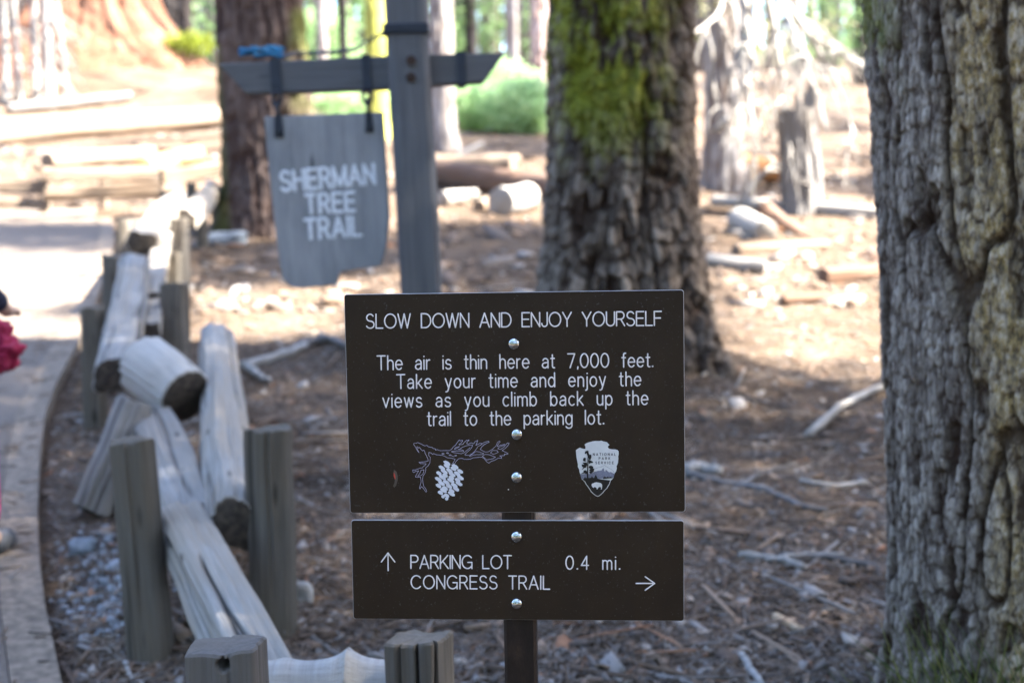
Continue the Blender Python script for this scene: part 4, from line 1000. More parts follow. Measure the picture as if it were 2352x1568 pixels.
log((1800,700), (1960,690), .07, LOGB, 'dark thin branch in the sun below the dark short log', 226, sink=.2)
stone((520,560), .16, ROCKB, 'grey stone at the foot of the reddish trunk', 6, .4)
stone((575,545), .12, ROCK, 'pale flat stone beside the reddish trunk', 7, .4)

# ------------------------------------------------------------------ the near trees
CROWNS = []       # (root, base, clump list) for trees that shade the place
zfine = lambda h, z1, st: np.concatenate([np.arange(-.35, z1, st), np.linspace(z1, h, 30)])
def treeroot(name, b, label, cat='tree', group=None): return empty(name, b, label, cat, group)
# right-hand tree
tb = pix(2545, 1300, 3.16); bR = Vector((tb.x, tb.y, Hs(tb.x, tb.y)))
tR = treeroot('pine_tree', bR, 'nearest thick grey-barked tree with mustard lichen, cut by the right edge')
def mossR(wv, T, Z, n1, f1):
    px, py, d = project(wv); n = fbm(wv * [7, 7, 3], 5, 4)
    a = sstep(2110, 2000, px) * sstep(300, 100, py) * sstep(.02, .35, n + .4 * (n1 - .5)) * .8
    e = sstep(2050, 2000, px) * sstep(.05, .25, n) * .5 * sstep(1200, 1000, py)
    return np.clip(np.maximum(a, e), 0, 1) * (d > 0)
def lichBounceR(wv, T, Z):
    px, py, d = project(wv); n = fbm(wv * [5, 5, 2], 6, 3)
    return sstep(2110, 2200, px - .07 * py + 80 * n)  # lichen, with warm bounce light from the right tinted in
trunk('trunk', bR, [(-.4,.44),(0,.435),(1,.415),(2.5,.405),(18,.26)], B_NEAR, tR, 7, nth=640, zs=zfine(18, 2.4, .0042), lean=(-.084, 0), deep=.0145, cell=11.0, flk_w=.30, fine=1.05, furrow=1.35, vs=.85, flare=.09, flarez=.15, moss=mossR, lich=lichBounceR, zst=.21)
# middle mossy tree
tb = pix(1432, 700, 6.78); bM = Vector((tb.x, tb.y, Hs(tb.x, tb.y)))
tM = treeroot('pine_tree', bM, 'thick dark trunk with bright green moss standing right behind the brown sign')
mossn = {}
def mossM(wv, T, Z, n1, f1):
    px, py, d = project(wv); n = fbm(wv * [6, 6, 3], 15, 4)
    core = sstep(1600, 1470, px + 60 * n) * sstep(440, 170, py - 60 * n)
    stem_ = sstep(110, 40, np.abs(px - 1390 - 20 * n)) * sstep(470, 260, py)
    return np.clip(np.maximum(core, stem_ * .8) * sstep(-.16, .22, n * .9 + .42 * (n1 - .5) + .21 * core) * .85, 0, 1)
def bounceM(wv, T, Z):
    px, py, d = project(wv); return sstep(1500, 1590, px) * .8  # warm bounced light on the right side, put into the bark colour
oM, VM, AM = trunk('trunk', bM, [(-.4,.375),(0,.37),(1,.350),(1.8,.335),(2.6,.325),(20,.2)], B_MID, tM, 19, nth=420, zs=zfine(20, 3.6, .0075), lean=(.004, 0), deep=.030, cell=7.5, flare=.24, flarez=.42, lobes=7, moss=mossM, lich=bounceM, zst=.20)
VW = VM + np.array(bM); mw_ = AM['moss']
sel = np.where((mw_ > .35) & (VW[:, 1] < bM.y))[0]; sel = rng.choice(sel, min(6000, len(sel)), replace=False)
out = VW[sel] - np.array(bM); out[:, 2] = 0
VF = leaves(VW[sel], out / np.linalg.norm(out, axis=1, keepdims=True) + rng.normal(size=(len(sel), 3)) * .8 + [0, 0, .2], rng.uniform(.008, .024, len(sel)), .007, 3)
leafobj('moss', VF, MOSS, tM)
# reddish tree behind the hanging board
tb = pix(632, 400, 11.6); bL = Vector((tb.x, tb.y, Hs(tb.x, tb.y)))
tL = treeroot('pine_tree', bL, 'leaning reddish-brown trunk behind the hanging board')
def mossEdgeL(wv, T, Z, n1, f1):
    px, py, d = project(wv); return sstep(640, 680, px) * sstep(300, 200, py) * .7 * sstep(-.2, .2, fbm(wv * 3, 4, 3)) + sstep(505, 488, px + py * -.06) * .5 * (py > 100)  # moss patch at upper right; yellow-green strip along the left edge
trunk('trunk', bL, [(-.4,.40),(0,.385),(2,.355),(3,.34),(20,.2)], B_LEFT, tL, 29, nth=220, zs=zfine(20, 4.5, .02), lean=(-.052, 0), deep=.03, cell=5, flare=.12, flarez=.4, moss=mossEdgeL, zst=.16)
# giant orange tree up the slope
bS = Vector((-11.2, 39.0, Hs(-11.2, 39.0))); tS = treeroot('giant_sequoia', bS, 'giant tree with glowing orange bark and a flared base at the top of the slope')
trunk('trunk', bS, [(-1,3.5),(0,2.75),(.5,2.3),(1.2,1.85),(2.2,1.45),(4,1.3),(40,.9)], B_SEQ, tS, 37, nth=220, zs=np.concatenate([np.arange(-1, 6, .06), np.linspace(6, 40, 20)]), deep=.05, cell=3.0, flare=.7, flarez=.5, zst=.03, flutes=.16)
# trunks of the wood behind
def bgtree(px, by, wpx, mat, label, h=16, seed=0, lean=0.0, name='pine_tree', group=None, crown=None, dep=None):
    b_ = gr(px, by); d = gdep(px, by)
    if dep: b_ = pix(px, by, dep); b_.z = Hs(b_.x, b_.y); d = dep
    r = wpx / FPX * d / 2
    root = treeroot(name, b_, label, group=group)
    trunk('trunk', b_, [(-.4, r*1.25), (0, r*1.2), (.5, r*1.03), (3, r), (h, r*.5)], mat, root, seed, nth=64, zs=np.concatenate([np.arange(-.4, 6, .08), np.linspace(6, h, 12)]), lean=(lean, 0), deep=r*.12, cell=1.6/r*.8, flare=r*.3, flarez=.3, zst=.15)
    if crown:
        mat2, zlo, zhi, rad, n, ls = crown; rg = np.random.default_rng(seed + 400)
        z = rg.uniform(zlo, zhi, n); a = rg.uniform(0, 2*PI, n); rr = rad * np.sqrt(rg.uniform(.05, 1, n)) * (1 - .6 * (z - zlo) / (zhi - zlo + 1e-6))
        cen = np.stack([b_.x + np.cos(a)*rr + lean*z, b_.y + np.sin(a)*rr, b_.z + z], 1)
        leafobj('crown', sprays(cen, ls * 3.2, 16, ls, ls * .28, seed + 1), mat2, root)
        limbs(root, mat, (b_.x, b_.y), [b_.z + q for q in z[:10]], [tuple(c) for c in cen[:10]], r * .18, seed)
    return root
bgtree(868, 318, 46, B_YEL, 'slim trunk coated in yellow lichen left of the tall sign post', seed=301)
bgtree(1018, 345, 54, B_BG, 'pale slim trunk right of the tall sign post', seed=302)
bgtree(1240, 222, 46, B_PINK, 'pinkish straight trunk beside the mossy trunk', seed=303)
bgtree(1176, 196, 30, B_BG, 'thin pale trunk above the right arm of the crossbar', seed=304)
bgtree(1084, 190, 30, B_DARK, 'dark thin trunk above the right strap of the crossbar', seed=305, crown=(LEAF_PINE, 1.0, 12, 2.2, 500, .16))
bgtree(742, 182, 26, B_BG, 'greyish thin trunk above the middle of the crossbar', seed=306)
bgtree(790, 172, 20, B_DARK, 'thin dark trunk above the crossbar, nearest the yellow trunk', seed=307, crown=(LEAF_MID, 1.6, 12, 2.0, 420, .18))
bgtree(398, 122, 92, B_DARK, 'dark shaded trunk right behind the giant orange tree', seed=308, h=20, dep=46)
bgtree(1662, 436, 88, B_BG, 'grey trunk right of the mossy trunk, with hanging lichen', seed=309, crown=(LEAF_OLIVE, 1.3, 5.0, 1.15, 150, .09))
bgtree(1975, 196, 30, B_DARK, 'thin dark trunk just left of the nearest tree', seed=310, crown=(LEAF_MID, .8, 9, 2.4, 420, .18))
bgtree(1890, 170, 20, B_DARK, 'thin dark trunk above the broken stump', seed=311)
bgtree(-30, 205, 150, B_DARK, 'broad dark trunk at the top left corner', seed=312, h=20, dep=44)  # dark bark over the whole trunk
bgtree(1050, 150, 16, B_PINK, 'very thin pink trunk far behind the sign post', seed=313)
bgtree(1140, 158, 26, B_PINK, 'distant pinkish trunk above the crossbar tip', seed=314)
for k, (px, by, wd, ln, lab) in enumerate(((14,232,18,.03,'leftmost bleached dead sapling at the top left'), (46,240,14,-.02,'thin bleached dead sapling second from the left'), (84,246,18,.02,'slanting bleached sapling in the middle of the dead saplings'),
        (118,252,26,.0,'thickest bleached dead sapling in front of the giant orange tree'), (152,236,11,-.05,'thin tilted dead sapling nearest the giant orange tree'))):
    b_ = gr(px, by); d = gdep(px, by); r = wd / FPX * d / 2; root = treeroot('dead_sapling', b_, lab, group='bleached dead saplings')
    beam('trunk', b_ - Vector((0, 0, .3)), b_ + Vector((ln * 9, 0, 9)), 2*r, 2*r, DEADW, root, 320 + k, up=(0, 1, 0), pw=2, taper=.5, rough=.03, nl=60)
    mb = MB(); rg = np.random.default_rng(500 + k)
    for j in range(26):
        z = rg.uniform(.2, 5); a = rg.uniform(0, 2*PI); p = b_ + Vector((ln*z, 0, z)); L = rg.uniform(.4, 1.3)
        q = p + Vector((math.cos(a)*L*.7, math.sin(a)*L*.7, -L*rg.uniform(.2, .9))); mb.tube([p, p.lerp(q, .5) + Vector((0,0,.12*L)), q], [r*.32, r*.22, r*.08], 5)
    mb.build('branches', DEADW, root, smooth=True)
# broken stump
b_ = gr(1852, 492); d = gdep(1852, 492); r = 96 / FPX * d / 2
beam_top = pix(1832, 250, d)
tag(beam('broken_stump', b_ - Vector((0,0,.2)), beam_top, 2.0*r, 2.0*r, DEADG, None, 330, up=(0,1,0), pw=2, taper=.82, rough=.03, nl=70, nr=60, crack=.05, ragged=.35, grain=.01), 'tall grey broken stump with a splintered top standing in the sun', 'stump')
# dead fallen treetop: a tangle of bleached branches
b_ = pix(1690, -60, 12.6); mb = MB(); rg = np.random.default_rng(77)
def wbranch(p, d, L, r, depth):
    pts = [p]; q = Vector(p); dd = Vector(d).normalized(); n = 9
    for i in range(n):
        dd = (dd + Vector(rg.normal(size=3)) * .16 + Vector((0, 0, -.10))).normalized(); q = q + dd * L / n; pts.append(Vector(q))
    mb.tube(pts, [r * (1 - .8 * i / n) for i in range(n + 1)], 6)
    if depth:
        for k in range(7):
            i = rg.integers(2, n); w_ = Vector(rg.normal(size=3)); wbranch(pts[i], dd * .7 + w_ * .55 + Vector((0, 0, -.35)), L * rg.uniform(.25, .5), r * .42, depth - 1)
for k in range(7):
    s0 = pix(1650 + 26 * k + rg.normal() * 20, -70 + rg.normal() * 30, 12.3 + rg.normal() * .5); e0 = pix(1700 + 34 * k, 330 + 25 * rg.normal(), 12.3 + rg.normal() * .5)
    wbranch(s0, e0 - s0 + Vector((0, 0, .5)), (e0 - s0).length * 1.05, .035, 2)
wbranch(pix(1690, 470, 12.3), pix(1860, 240, 12.6) - pix(1690, 470, 12.3), 1.25, .03, 1)
wbranch(pix(1640, 300, 12.3), pix(1800, 120, 12.6) - pix(1640, 300, 12.3), 1.0, .03, 1)
tag(mb.build('dead_treetop', DEADW, None, smooth=True), 'drooping tangle of bleached dead branches right of the mossy trunk', 'dead branches')

# ------------------------------------------------------------------ green growth
def shrub(px, by, wpx, hpx, mat, label, n, leaf, seed, name='shrub', cat='shrub', zlow=.0, dep=None):
    b_ = gr(px, by); d = gdep(px, by)
    if dep: b_ = pix(px, by, dep); b_.z = Hs(b_.x, b_.y); d = dep
    Wd, Hh = wpx / FPX * d / 2, hpx / FPX * d; rg = np.random.default_rng(seed)
    root = empty(name, b_, label, cat)
    u = rg.normal(size=(n, 3)); u /= np.linalg.norm(u, axis=1, keepdims=True); u *= rg.uniform(.45, 1, (n, 1)) ** .5
    lump = 1 + .35 * fbm(u * 2.2 + seed, seed, 2)
    cen = np.stack([b_.x + u[:,0]*Wd*lump, b_.y + u[:,1]*Wd*.8*lump, b_.z + Hh*(zlow + (1-zlow)*(.5 + .5*u[:,2]*lump))], 1)
    leafobj('foliage', sprays(cen, leaf*2.4, 12, leaf, leaf*.5, seed), mat, root)
    mb = MB()
    for k in range(9):
        c = Vector(cen[k]); mb.tube([b_, b_.lerp(c, .5) + Vector((0,0,.05)), c], [.014, .009, .004], 5)
    mb.build('stems', DEADG, root, smooth=True)
shrub(1075, 300, 190, 110, LEAF_MINT, 'pale green bush beneath the right arm of the crossbar', 420, .085, 601)
shrub(1200, 306, 170, 118, LEAF_MINT, 'pale green bush touching the mossy trunk', 420, .085, 602)
shrub(1140, 262, 190, 120, LEAF_MINT, 'taller pale green bush behind the other two', 380, .10, 603)
shrub(820, 280, 240, 92, LEAF_MINT, 'pale green bush seen between the crossbar and the hanging board', 420, .085, 604)
shrub(1935, 132, 190, 150, LEAF_MINT, 'pale green bush high on the slope at the near right trunk', 420, .14, 605)
shrub(440, 118, 90, 70, LEAF_YEL, 'yellow-green sapling beside the giant orange tree', 70, .13, 606, 'sapling', zlow=.55, dep=37)
shrub(1000, 165, 240, 120, LEAF_MID, 'mid green bush far up the slope behind the sign post', 420, .16, 607)
shrub(720, 160, 180, 130, LEAF_MINT, 'pale green bush far up the slope above the crossbar', 380, .16, 608)
shrub(1170, 150, 170, 130, LEAF_PINE, 'dark green fir bush above the crossbar tip', 380, .16, 609)
shrub(585, 538, 60, 22, LEAF_MID, 'tiny green plant at the foot of the reddish trunk', 26, .03, 610, 'small_plant', 'plant')
# grass at the foot of the near tree
pts = []; rg = np.random.default_rng(5)
for k in range(70):
    c = gr(rg.uniform(2200, 2460), rg.uniform(1715, 1850)); n = 22
    pts.append(np.array(c) + rg.normal(size=(n, 3)) * [.03, .03, .004])
pts = np.concatenate(pts); D_ = rg.normal(size=pts.shape) * .42 + [0, 0, 1]
VF = leaves(pts, D_, rg.uniform(.16, .42, len(pts)), .0050, 3, .22); tag(leafobj('grass', VF, LEAF_GRASS), kind='stuff')
# the wood beyond
mb = MB(); rg = np.random.default_rng(61)
for k in range(150):
    y = rg.uniform(58, 112); x = rg.uniform(-.55, .55) * y; z = Hs(x, y); r = rg.uniform(.15, .45); mb.tube([(x, y, z - .5), (x + rg.normal()*.2, y, z + 8), (x + rg.normal()*.5, y, z + 18)], [r, r*.85, r*.4], 8)
far_tr = mb
y = rg.uniform(60, 115, 5200); x = rg.uniform(-.55, .55, 5200) * y; z = H(x, y) + rg.gamma(1.6, 3.2, 5200)
k = fbm(np.stack([x * .12, y * .12, z * .25], 1), 9, 3) > -.08
cen = np.stack([x, y, z], 1)[k]
VF = sprays(cen, 1.5, 9, .55, .22, 63)
V = np.concatenate([VF[0], np.array(mb.v)]); q = len(VF[0])
quads = [f for f in mb.f if len(f) == 4]; caps = [f for f in mb.f if len(f) != 4]
Fq = np.concatenate([VF[1], np.array(quads) + q]); Fc = np.array(caps) + q
mi = np.concatenate([np.zeros(len(VF[1]), int), np.ones(len(quads) + len(caps), int)])
tag(link('forest', npmesh('forest', V, [Fq, Fc], mi=mi), [LEAF_MID, B_BG]), kind='stuff')
# ------------------------------------------------------------------ crowns that shade the place
def shade(x, y):
    """how much of the ground at x, y the crowns keep in shade (0..1), read off the photograph's light"""
    P = np.stack([x, y, H(x, y)], 1); px, py, d = project(P)
    n = fbm(np.stack([x * 1.2, y * 1.2, x * 0], 1), 91, 3)
    s = np.zeros_like(x)
    near = (y < 3.2)
    s = np.where(near, .97, s)
    vis = ~near
    pj = py + 26 * n
    left = px < 440
    s = np.where(vis & left & (pj > 865), .94, s)
    s = np.where(vis & left & (pj > 998) & (pj < 1040), .35, s)
    s = np.where(vis & left & (pj > 536) & (pj < 590), .97, s)
    s = np.where(vis & left & (pj > 600) & (pj < 860), sstep(.15, .3, fbm(np.stack([x * .9, y * 3.2, x * 0], 1), 92, 2)) * .8, s)
    mid = (px >= 440) & (px < 1000)
    sl_ = pj + (px - 440) * .10
    s = np.where(vis & mid & (sl_ > 815), .95, s)
    s = np.where(vis & mid & (pj > 540) & (sl_ < 650), .85, s)
    r = (px >= 1000)
    s = np.where(vis & r & (pj > 830), .95, s)
    s = np.where(vis & (px > 1000) & (px < 1590) & (pj > 515), .92, s)
    s = np.where(vis & (((px > 1680) & (px < 1790)) | (px > 1900)) & (pj > 410) & (pj < 452), .9, s)
    s = np.where(vis & (px > 1000) & (px < 1300) & (pj > 322) & (pj < 356), .9, s)
    s = np.where(vis & (px < 500) & (pj > 205) & (pj < 238), .85, s)
    s = np.where((x > 2.15 + .22 * np.maximum(y, 0)) & (y > -.5), 0.0, s)
    s = np.where((y < -3.5) | (x < -5.5) | (y > 26), np.where(y > 26, s, 0), s)
    # stripes of shade from the wood higher up
    st = fbm(np.stack([x * .35 + y * .1, y * .9, x * 0], 1), 95, 3)
    s = np.maximum(s, np.where(vis & (pj < 765) & (pj > 240) & (st > .10) & (pj < 470) & (px > 1000) & ~((px > 1500) & (px < 1890)) & ~((px > 1150) & (px < 2010) & (pj > 330) & (pj < 500)), .85, 0))
    # soft flecks of sun that leak through
    s = s * np.where((n > .26) & (s > .5) & vis, .42, 1)
    dp = fbm(np.stack([x * 1.5, y * 3.0, x * 0], 1), 97, 2)
    s = s * np.where(vis & (pj > 830) & (pj < 1080) & (((px > 520) & (px < 840)) | (px > 1540)) & (dp > -.06), .28, 1)
    return s
ng = 64000
gx = rng.uniform(-6, 6, ng); gy = rng.uniform(-3.5, 28, ng)
keep = rng.uniform(0, 1, ng) < shade(gx, gy) * np.where(gy < 9, .55, np.where(gy < 14, .52, .40))
gx, gy = gx[keep], gy[keep]
# shade on the slope under the giant tree
fx, fy = rng.uniform(-17, 9, 5200), rng.uniform(26, 44, 5200); fpx, fpy, fd = project(np.stack([fx, fy, H(fx, fy)], 1))
fs_ = np.where((fpx < 520) & (fpy > 204) & (fpy < 240), .9, np.where(fbm(np.stack([fx * .12, fy * .35, fx * 0], 1), 99, 2) > .08, .55, .0)) * (fpy > 196) * (fpx < 950)
k = rng.uniform(0, 1, 5200) < fs_ * .45; gx, gy = np.append(gx, fx[k]), np.append(gy, fy[k])
hh = rng.uniform(7.5, 13.0, len(gx)); sv = np.array(SUN)
t_ = hh / (sv[2] - SLOPE * sv[1])
cen = np.stack([gx + sv[0]*t_, gy + sv[1]*t_, H(gx, gy) + sv[2]*t_], 1)
# stay out of the picture
px, py, d = project(cen); ok = ~((d > .3) & (px > -350) & (px < 2700) & (py > -260))
cen = cen[ok]
SH = [(bR, tR), (bM, tM), (bL, tL), (bS, tS)]
off = [(6.4, 1.2), (9.5, 4.6), (7.5, -2.6), (16.0, 15.2), (3.5, -6.0)]
offroots = []
for k, (x, y) in enumerate(off):
    b_ = Vector((x, y, Hs(x, y))); root = treeroot('shade_pine', b_, 'tall pine standing beside the trail out of view, shading the sign', group='tall pines out of view that shade the sign')
    trunk('trunk', b_, [(-.4,.30),(0,.28),(2,.25),(16,.10)], B_MID, root, 700 + k, nth=60, zs=np.concatenate([np.arange(-.4, 3, .08), np.linspace(3, 16, 16)]), deep=.02, cell=6, flare=.08)
    SH.append((b_, root))
bases = np.array([(b_.x, b_.y) for b_, r in SH]); dist = np.hypot(cen[:, None, 0] - bases[None, :, 0], cen[:, None, 1] - bases[None, :, 1]); own = dist.argmin(1)
for k, (b_, root) in enumerate(SH):
    c = cen[own == k]
    if len(c) < 3: continue
    leafobj('crown', sprays(c, .34, 26, .16, .036, 800 + k, droop=.3), LEAF_PINE, root)
    rg = np.random.default_rng(k); pick = rg.choice(len(c), min(len(c), 26), replace=False)
    tops = [max(b_.z + 4.2, min(b_.z + 15, c[i][2] - rg.uniform(-.3, .8))) for i in pick]
    px, py, d = project(np.array([(b_.x, b_.y, z) for z in tops]))
    limbs(root, DEADG, (b_.x, b_.y), tops, [tuple(c[i]) for i in pick], .05, k, 6)

# the wood goes on behind and beside the camera
rg = np.random.default_rng(71); n = 9000
wall_x, wall_y = rg.uniform(-26, 22, 1500), rg.uniform(-19, -9.5, 1500); wall_z = H(wall_x, wall_y) + rg.uniform(.3, 19, 1500)
ang = rg.uniform(-PI, PI, n); rad_ = rg.uniform(27, 60, n); x = np.sin(ang) * rad_; y = 6 + np.cos(ang) * rad_
k = ~((y > 0) & (np.abs(x) < .62 * y + 3)); x, y = x[k], y[k]; z = H(x, y) + np.minimum(rg.gamma(2.2, 3.6, len(x)), 17)
x, y, z = np.append(x, wall_x), np.append(y, wall_y), np.append(z, wall_z)
VF = sprays(np.stack([x, y, z], 1), 2.2, 8, .8, .34, 73)
mb = MB()
for k in range(170):
    a_ = rg.uniform(-PI, PI); r = rg.uniform(25, 55); x, y = math.sin(a_) * r, 6 + math.cos(a_) * r
    if y > 0 and abs(x) < .62 * y + 3: continue
    z = Hs(x, y); rr_ = rg.uniform(.2, .6); mb.tube([(x, y, z - .5), (x, y, z + 8), (x, y, z + 18)], [rr_, rr_*.85, rr_*.4], 8)
V = np.concatenate([VF[0], np.array(mb.v)]); q = len(VF[0])
Fq = np.concatenate([VF[1], np.array([f for f in mb.f if len(f) == 4]) + q]); Fc = np.array([f for f in mb.f if len(f) != 4]) + q
mi = np.concatenate([np.zeros(len(VF[1]), int), np.ones(len(mb.f), int)])
tag(link('forest', npmesh('forest', V, [Fq, Fc], mi=mi), [LEAF_PINE, B_DARK]), kind='stuff')

# ------------------------------------------------------------------ litter on the forest floor
def litter_pts(n, y0, y1, p=1.6, spread=.62, seed=1):
    rg = np.random.default_rng(seed); u = rg.uniform(0, 1, n)
    y = (y0 ** (1 - p) + u * (y1 ** (1 - p) - y0 ** (1 - p))) ** (1 / (1 - p))
    x = rg.uniform(-spread, spread, n) * y + rg.normal(size=n) * .1
    k = path_side(x, y) > .03; k |= y > PATH_END + .6
    x, y = x[k], y[k]
    return np.stack([x, y, H(x, y)], 1), rg
def boxes(P, L, Wd, T, rg, tilt=.3, name='', jit=.25):
    n = len(P); yaw = rg.uniform(0, 2*PI, n); a = rg.normal(size=n) * tilt; b_ = rg.normal(size=n) * tilt
    ex = np.stack([np.cos(yaw)*np.cos(a), np.sin(yaw)*np.cos(a), np.sin(a) + SLOPE*np.sin(yaw)], 1); ey = np.stack([-np.sin(yaw)*np.cos(b_), np.cos(yaw)*np.cos(b_), np.sin(b_) + SLOPE*np.cos(yaw)], 1)
    ez = np.cross(ex, ey)
    cs = []
    for k in range(8):
        sx, sy, sz = (1 if k & 1 else -1), (1 if k & 2 else -1), (1 if k & 4 else 0)
        j = 1 + rg.uniform(-jit, jit, (n, 1)) * 2; j2 = 1 + rg.uniform(-jit, jit, (n, 1)) * 2
        cs.append(P + ex * (L[:, None]/2*sx*j) + ey * (Wd[:, None]/2*sy*j2) + ez * (T[:, None]*sz))
    V = np.stack(cs, 1).reshape(-1, 3); base = np.arange(n)[:, None] * 8
    F = np.concatenate([base + np.array(q) for q in ((4,5,7,6),(0,1,5,4),(2,6,7,3),(0,4,6,2),(1,3,7,5))])
    return V, F
m, t, b = M_('forest_litter')
gg = nd(t, 'NewGeometry'); c1 = ramp(t, gg.outputs['Random Per Island'], [(.0, (.030,.021,.017)), (.18, (.10,.062,.040)), (.38, (.20,.125,.078)), (.55, (.16,.14,.125)), (.68, (.30,.205,.135)), (.80, (.30,.285,.27)), (.94, (.50,.44,.37)), (.98, (.40,.17,.07))])
[n for n in t.nodes if n.type == 'VALTORGB'][0].color_ramp.interpolation = 'CONSTANT'
c1 = mix(t, .35, c1, mix(t, noise(t, coord(t), 70, 3), (.08,.06,.05), (.36,.29,.23)))
t.links.new(c1, b.inputs['Base Color']); b.inputs['Roughness'].default_value = .85; b.inputs['Specular IOR Level'].default_value = .25; LIT = m
parts_v, parts_f = [], []; o_ = 0
def addm(V, F):
    global o_
    parts_v.append(V); parts_f.append(F + o_); o_ += len(V)
P, rg = litter_pts(42000, 2.3, 11, 1.9, .52, 1); n = len(P); L = np.clip(rg.lognormal(-4.32, .55, n), .005, .07); addm(*boxes(P + [0,0,.002], L, L*rg.uniform(.3,.8,n), L*.16, rg, .32))
P, rg = litter_pts(60000, 2.3, 10, 2.0, .52, 2); n = len(P); L = rg.uniform(.03, .10, n); addm(*boxes(P + [0,0,.005], L, np.full(n, .0020), np.full(n, .0016), rg, .14, jit=.05))
P, rg = litter_pts(900, 2.3, 13, 1.7, .55, 3); n = len(P); L = rg.uniform(.06, .30, n); addm(*boxes(P + [0,0,.006], L, rg.uniform(.003,.010,n), rg.uniform(.003,.009,n), rg, .10, jit=.1))
P, rg = litter_pts(5200, 8, 34, 1.2, .60, 4); n = len(P); L = np.clip(rg.lognormal(-2.75, .6, n), .02, .4); addm(*boxes(P, L, L*rg.uniform(.15,.5,n), L*.10 + .01, rg, .15))
tag(link('forest_litter', npmesh('forest_litter', np.concatenate(parts_v), np.concatenate(parts_f)), LIT), kind='stuff')
# gravel patch between trail and fence
P = np.array([gr(245 + rg.normal()*60, 1350 + rg.normal()*55) for k in range(420)]); n = len(P); L = np.clip(rg.lognormal(-4.6, .5, n), .004, .026)
V, F = boxes(P, L, L*rg.uniform(.6,1,n), L*.6, rg, .3, jit=.2); tag(link('gravel', npmesh('gravel', V, F), plain('grey_gravel', (.26,.275,.29), .8, var=.6, scale=30)), kind='stuff')
# needles and twigs blown onto the trail
P = []
for k in range(260):
    y = rng.uniform(2.5, 9); x = float(np.interp(y, EDY, EDX)) - rng.exponential(.35) - .02; P.append((x, y, SLOPE*y + .018))
P = np.array(P); n = len(P); L = rng.uniform(.02, .10, n); V, F = boxes(P, L, np.full(n, .003), np.full(n, .003), rng, .03, jit=.05)
tag(link('fallen_needles', npmesh('fallen_needles', V, F), LIT), kind='stuff')

# ------------------------------------------------------------------ the child at the left edge
cb_ = gp(-88, 1285); cx, cy = cb_.x, cb_.y; cz = SLOPE * cy + .014
ch = empty('person', (cx, cy, cz), 'child in pink leggings with a magenta jacket tied at the waist', 'person')
def skin(name, pts, edges, rad, mat, sub=2, parent=ch, root=0):
    me = bpy.data.meshes.new(name); me.from_pydata([(p[0] + cx, p[1] + cy, p[2] + cz) for p in pts], edges, [])
    o = link(name, me, mat, parent); md = o.modifiers.new('skin', 'SKIN'); md.use_smooth_shade = True
    sv_ = me.skin_vertices[0].data if me.skin_vertices else None
    if sv_:
        for i, r in enumerate(rad): sv_[i].radius = (r, r) if not isinstance(r, tuple) else r; sv_[i].use_root = (i == root)
    s_ = o.modifiers.new('sub', 'SUBSURF'); s_.levels = sub; s_.render_levels = sub
    return o
SKIN = plain('child_skin', (.48,.30,.22), .55, var=.06); HAIR = plain('black_hair', (.012,.011,.014), .5, var=.3, scale=60)
MAG = plain('magenta_jacket', (.27,.006,.045), .8, var=.3, scale=25); PINK = plain('pink_leggings', (.62,.02,.17), .75, var=.1)
NAVY = plain('navy_sweater', (.018,.02,.04), .85, var=.2); SHOE = plain('grey_shoe', (.07,.075,.085), .6, var=.2)
# body: pelvis, spine, neck, head; legs (mid-stride); arms held forward; five fingers each
J = [(0,0,.62),(0,0,.76),(0,.01,.90),(0,.01,.985),(0,0,1.03),(0,.0,1.10),(0,.02,1.19),(0,.02,1.245),
     (.06,0,.58),(.062,.03,.34),(.095,-.04,.07),(.10,.02,.035),(.102,.10,.03),
     (-.065,0,.58),(-.075,.10,.34),(-.08,.20,.08),(-.082,.26,.04),(-.084,.33,.035),
     (.085,.01,.955),(.045,.14,.80),(.10,.20,.72),(.08,.255,.715),(.07,.30,.71),
     (-.12,.01,.955),(-.075,.12,.80),(-.10,.20,.72),(-.08,.255,.715),(-.07,.30,.71)]
E_ = [(0,1),(1,2),(2,3),(3,4),(4,5),(5,6),(6,7),(0,8),(8,9),(9,10),(10,11),(11,12),(0,13),(13,14),(14,15),(15,16),(16,17),(3,18),(18,19),(19,20),(20,21),(21,22),(3,23),(23,24),(24,25),(25,26),(26,27)]
RD = [.085,.08,.09,.06,.036,.07,.088,.05,.066,.045,.033,.03,.02,.066,.045,.033,.03,.02,.04,.03,.023,.019,.02,.04,.03,.023,.019,.02]
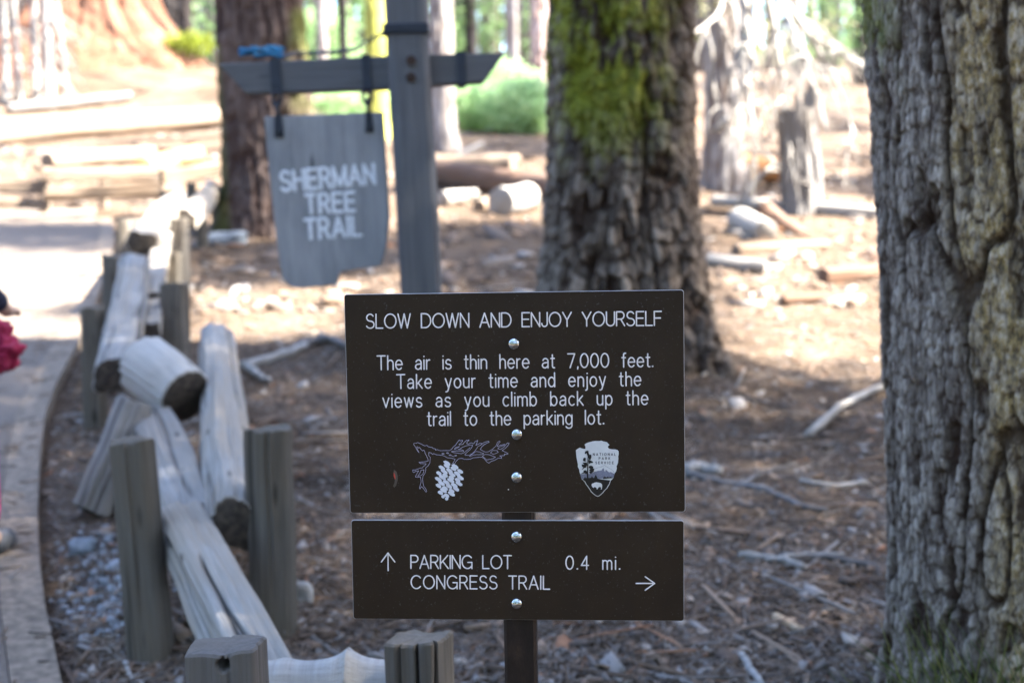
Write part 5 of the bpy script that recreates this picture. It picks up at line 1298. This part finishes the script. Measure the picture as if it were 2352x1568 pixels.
for s_, hnd in ((1, 22), (-1, 27)):
    hp = Vector(J[hnd])
    for f, (dx, ln) in enumerate(((-.018,.040),(-.007,.050),(.004,.054),(.014,.046))):
        a = len(J); J += [tuple(hp + Vector((dx, .018, .004))), tuple(hp + Vector((dx*1.1, .018 + ln*.5, .0))), tuple(hp + Vector((dx*1.1, .018 + ln*.85, -.016)))]; RD += [.0075, .007, .006]; E_ += [(hnd, a), (a, a+1), (a+1, a+2)]
    a = len(J); J += [tuple(Vector(J[hnd-1]) + Vector((-s_*.022, .022, .012))), tuple(Vector(J[hnd-1]) + Vector((-s_*.028, .052, .014)))]; RD += [.009, .0075]; E_ += [(hnd-1, a), (a, a+1)]
body = skin('body', J, E_, RD, SKIN)
skin('hair', [(0,-.02,1.26),(0,-.045,1.20),(.03,-.06,1.12),(.05,-.055,1.05),(-.02,-.06,1.10),(-.04,-.055,1.03),(0,.02,1.255),(.15,-.05,1.085)], [(0,1),(1,2),(2,7),(7,3),(1,4),(4,5),(0,6)], [.072,.086,.062,.045,.07,.05,.078,.062], HAIR)
skin('sweater', [(0,0,.70),(0,0,.80),(0,.01,.91),(0,.01,.985),(.085,.01,.955),(.045,.14,.80),(.10,.19,.725),(-.115,.01,.955),(-.075,.12,.80),(-.10,.19,.725)], [(0,1),(1,2),(2,3),(3,4),(4,5),(5,6),(3,7),(7,8),(8,9)], [.10,.098,.105,.07,.055,.043,.034,.055,.043,.034], NAVY)
skin('leggings', [(0,0,.64),(.060,0,.57),(.062,.03,.34),(.096,-.04,.085),(-.066,0,.57),(-.076,.10,.34),(-.081,.20,.10)], [(0,1),(1,2),(2,3),(0,4),(4,5),(5,6)], [.10,.078,.054,.042,.078,.054,.042], PINK)
for s_, a, b2 in ((1, (.104,-.03,.035), (.108,.12,.028)), (-1, (-.082,.22,.045), (-.085,.36,.035))):
    skin('shoe', [a, tuple((Vector(a) + Vector(b2)) / 2), b2], [(0,1),(1,2)], [.042,.042,.034], SHOE)
jk = skin('tied_jacket', [(0,-.02,.67),(.10,-.03,.66),(.165,-.02,.645),(.182,-.03,.60),(.145,-.06,.56),(-.10,-.03,.66),(-.15,-.02,.63),(-.14,-.05,.56),(0,-.09,.60),(.05,-.10,.52),(.03,.10,.65),(.05,.12,.55)],
     [(0,1),(1,2),(2,3),(3,4),(0,5),(5,6),(6,7),(0,8),(8,9),(0,10),(10,11)], [.105,.08,.05,.052,.035,.08,.05,.035,.06,.04,.045,.03], MAG, 4)
tx = bpy.data.textures.new('cloth_folds', 'CLOUDS'); tx.noise_scale = .035; md = jk.modifiers.new('folds', 'DISPLACE'); md.texture = tx; md.strength = .085; md.mid_level = .5
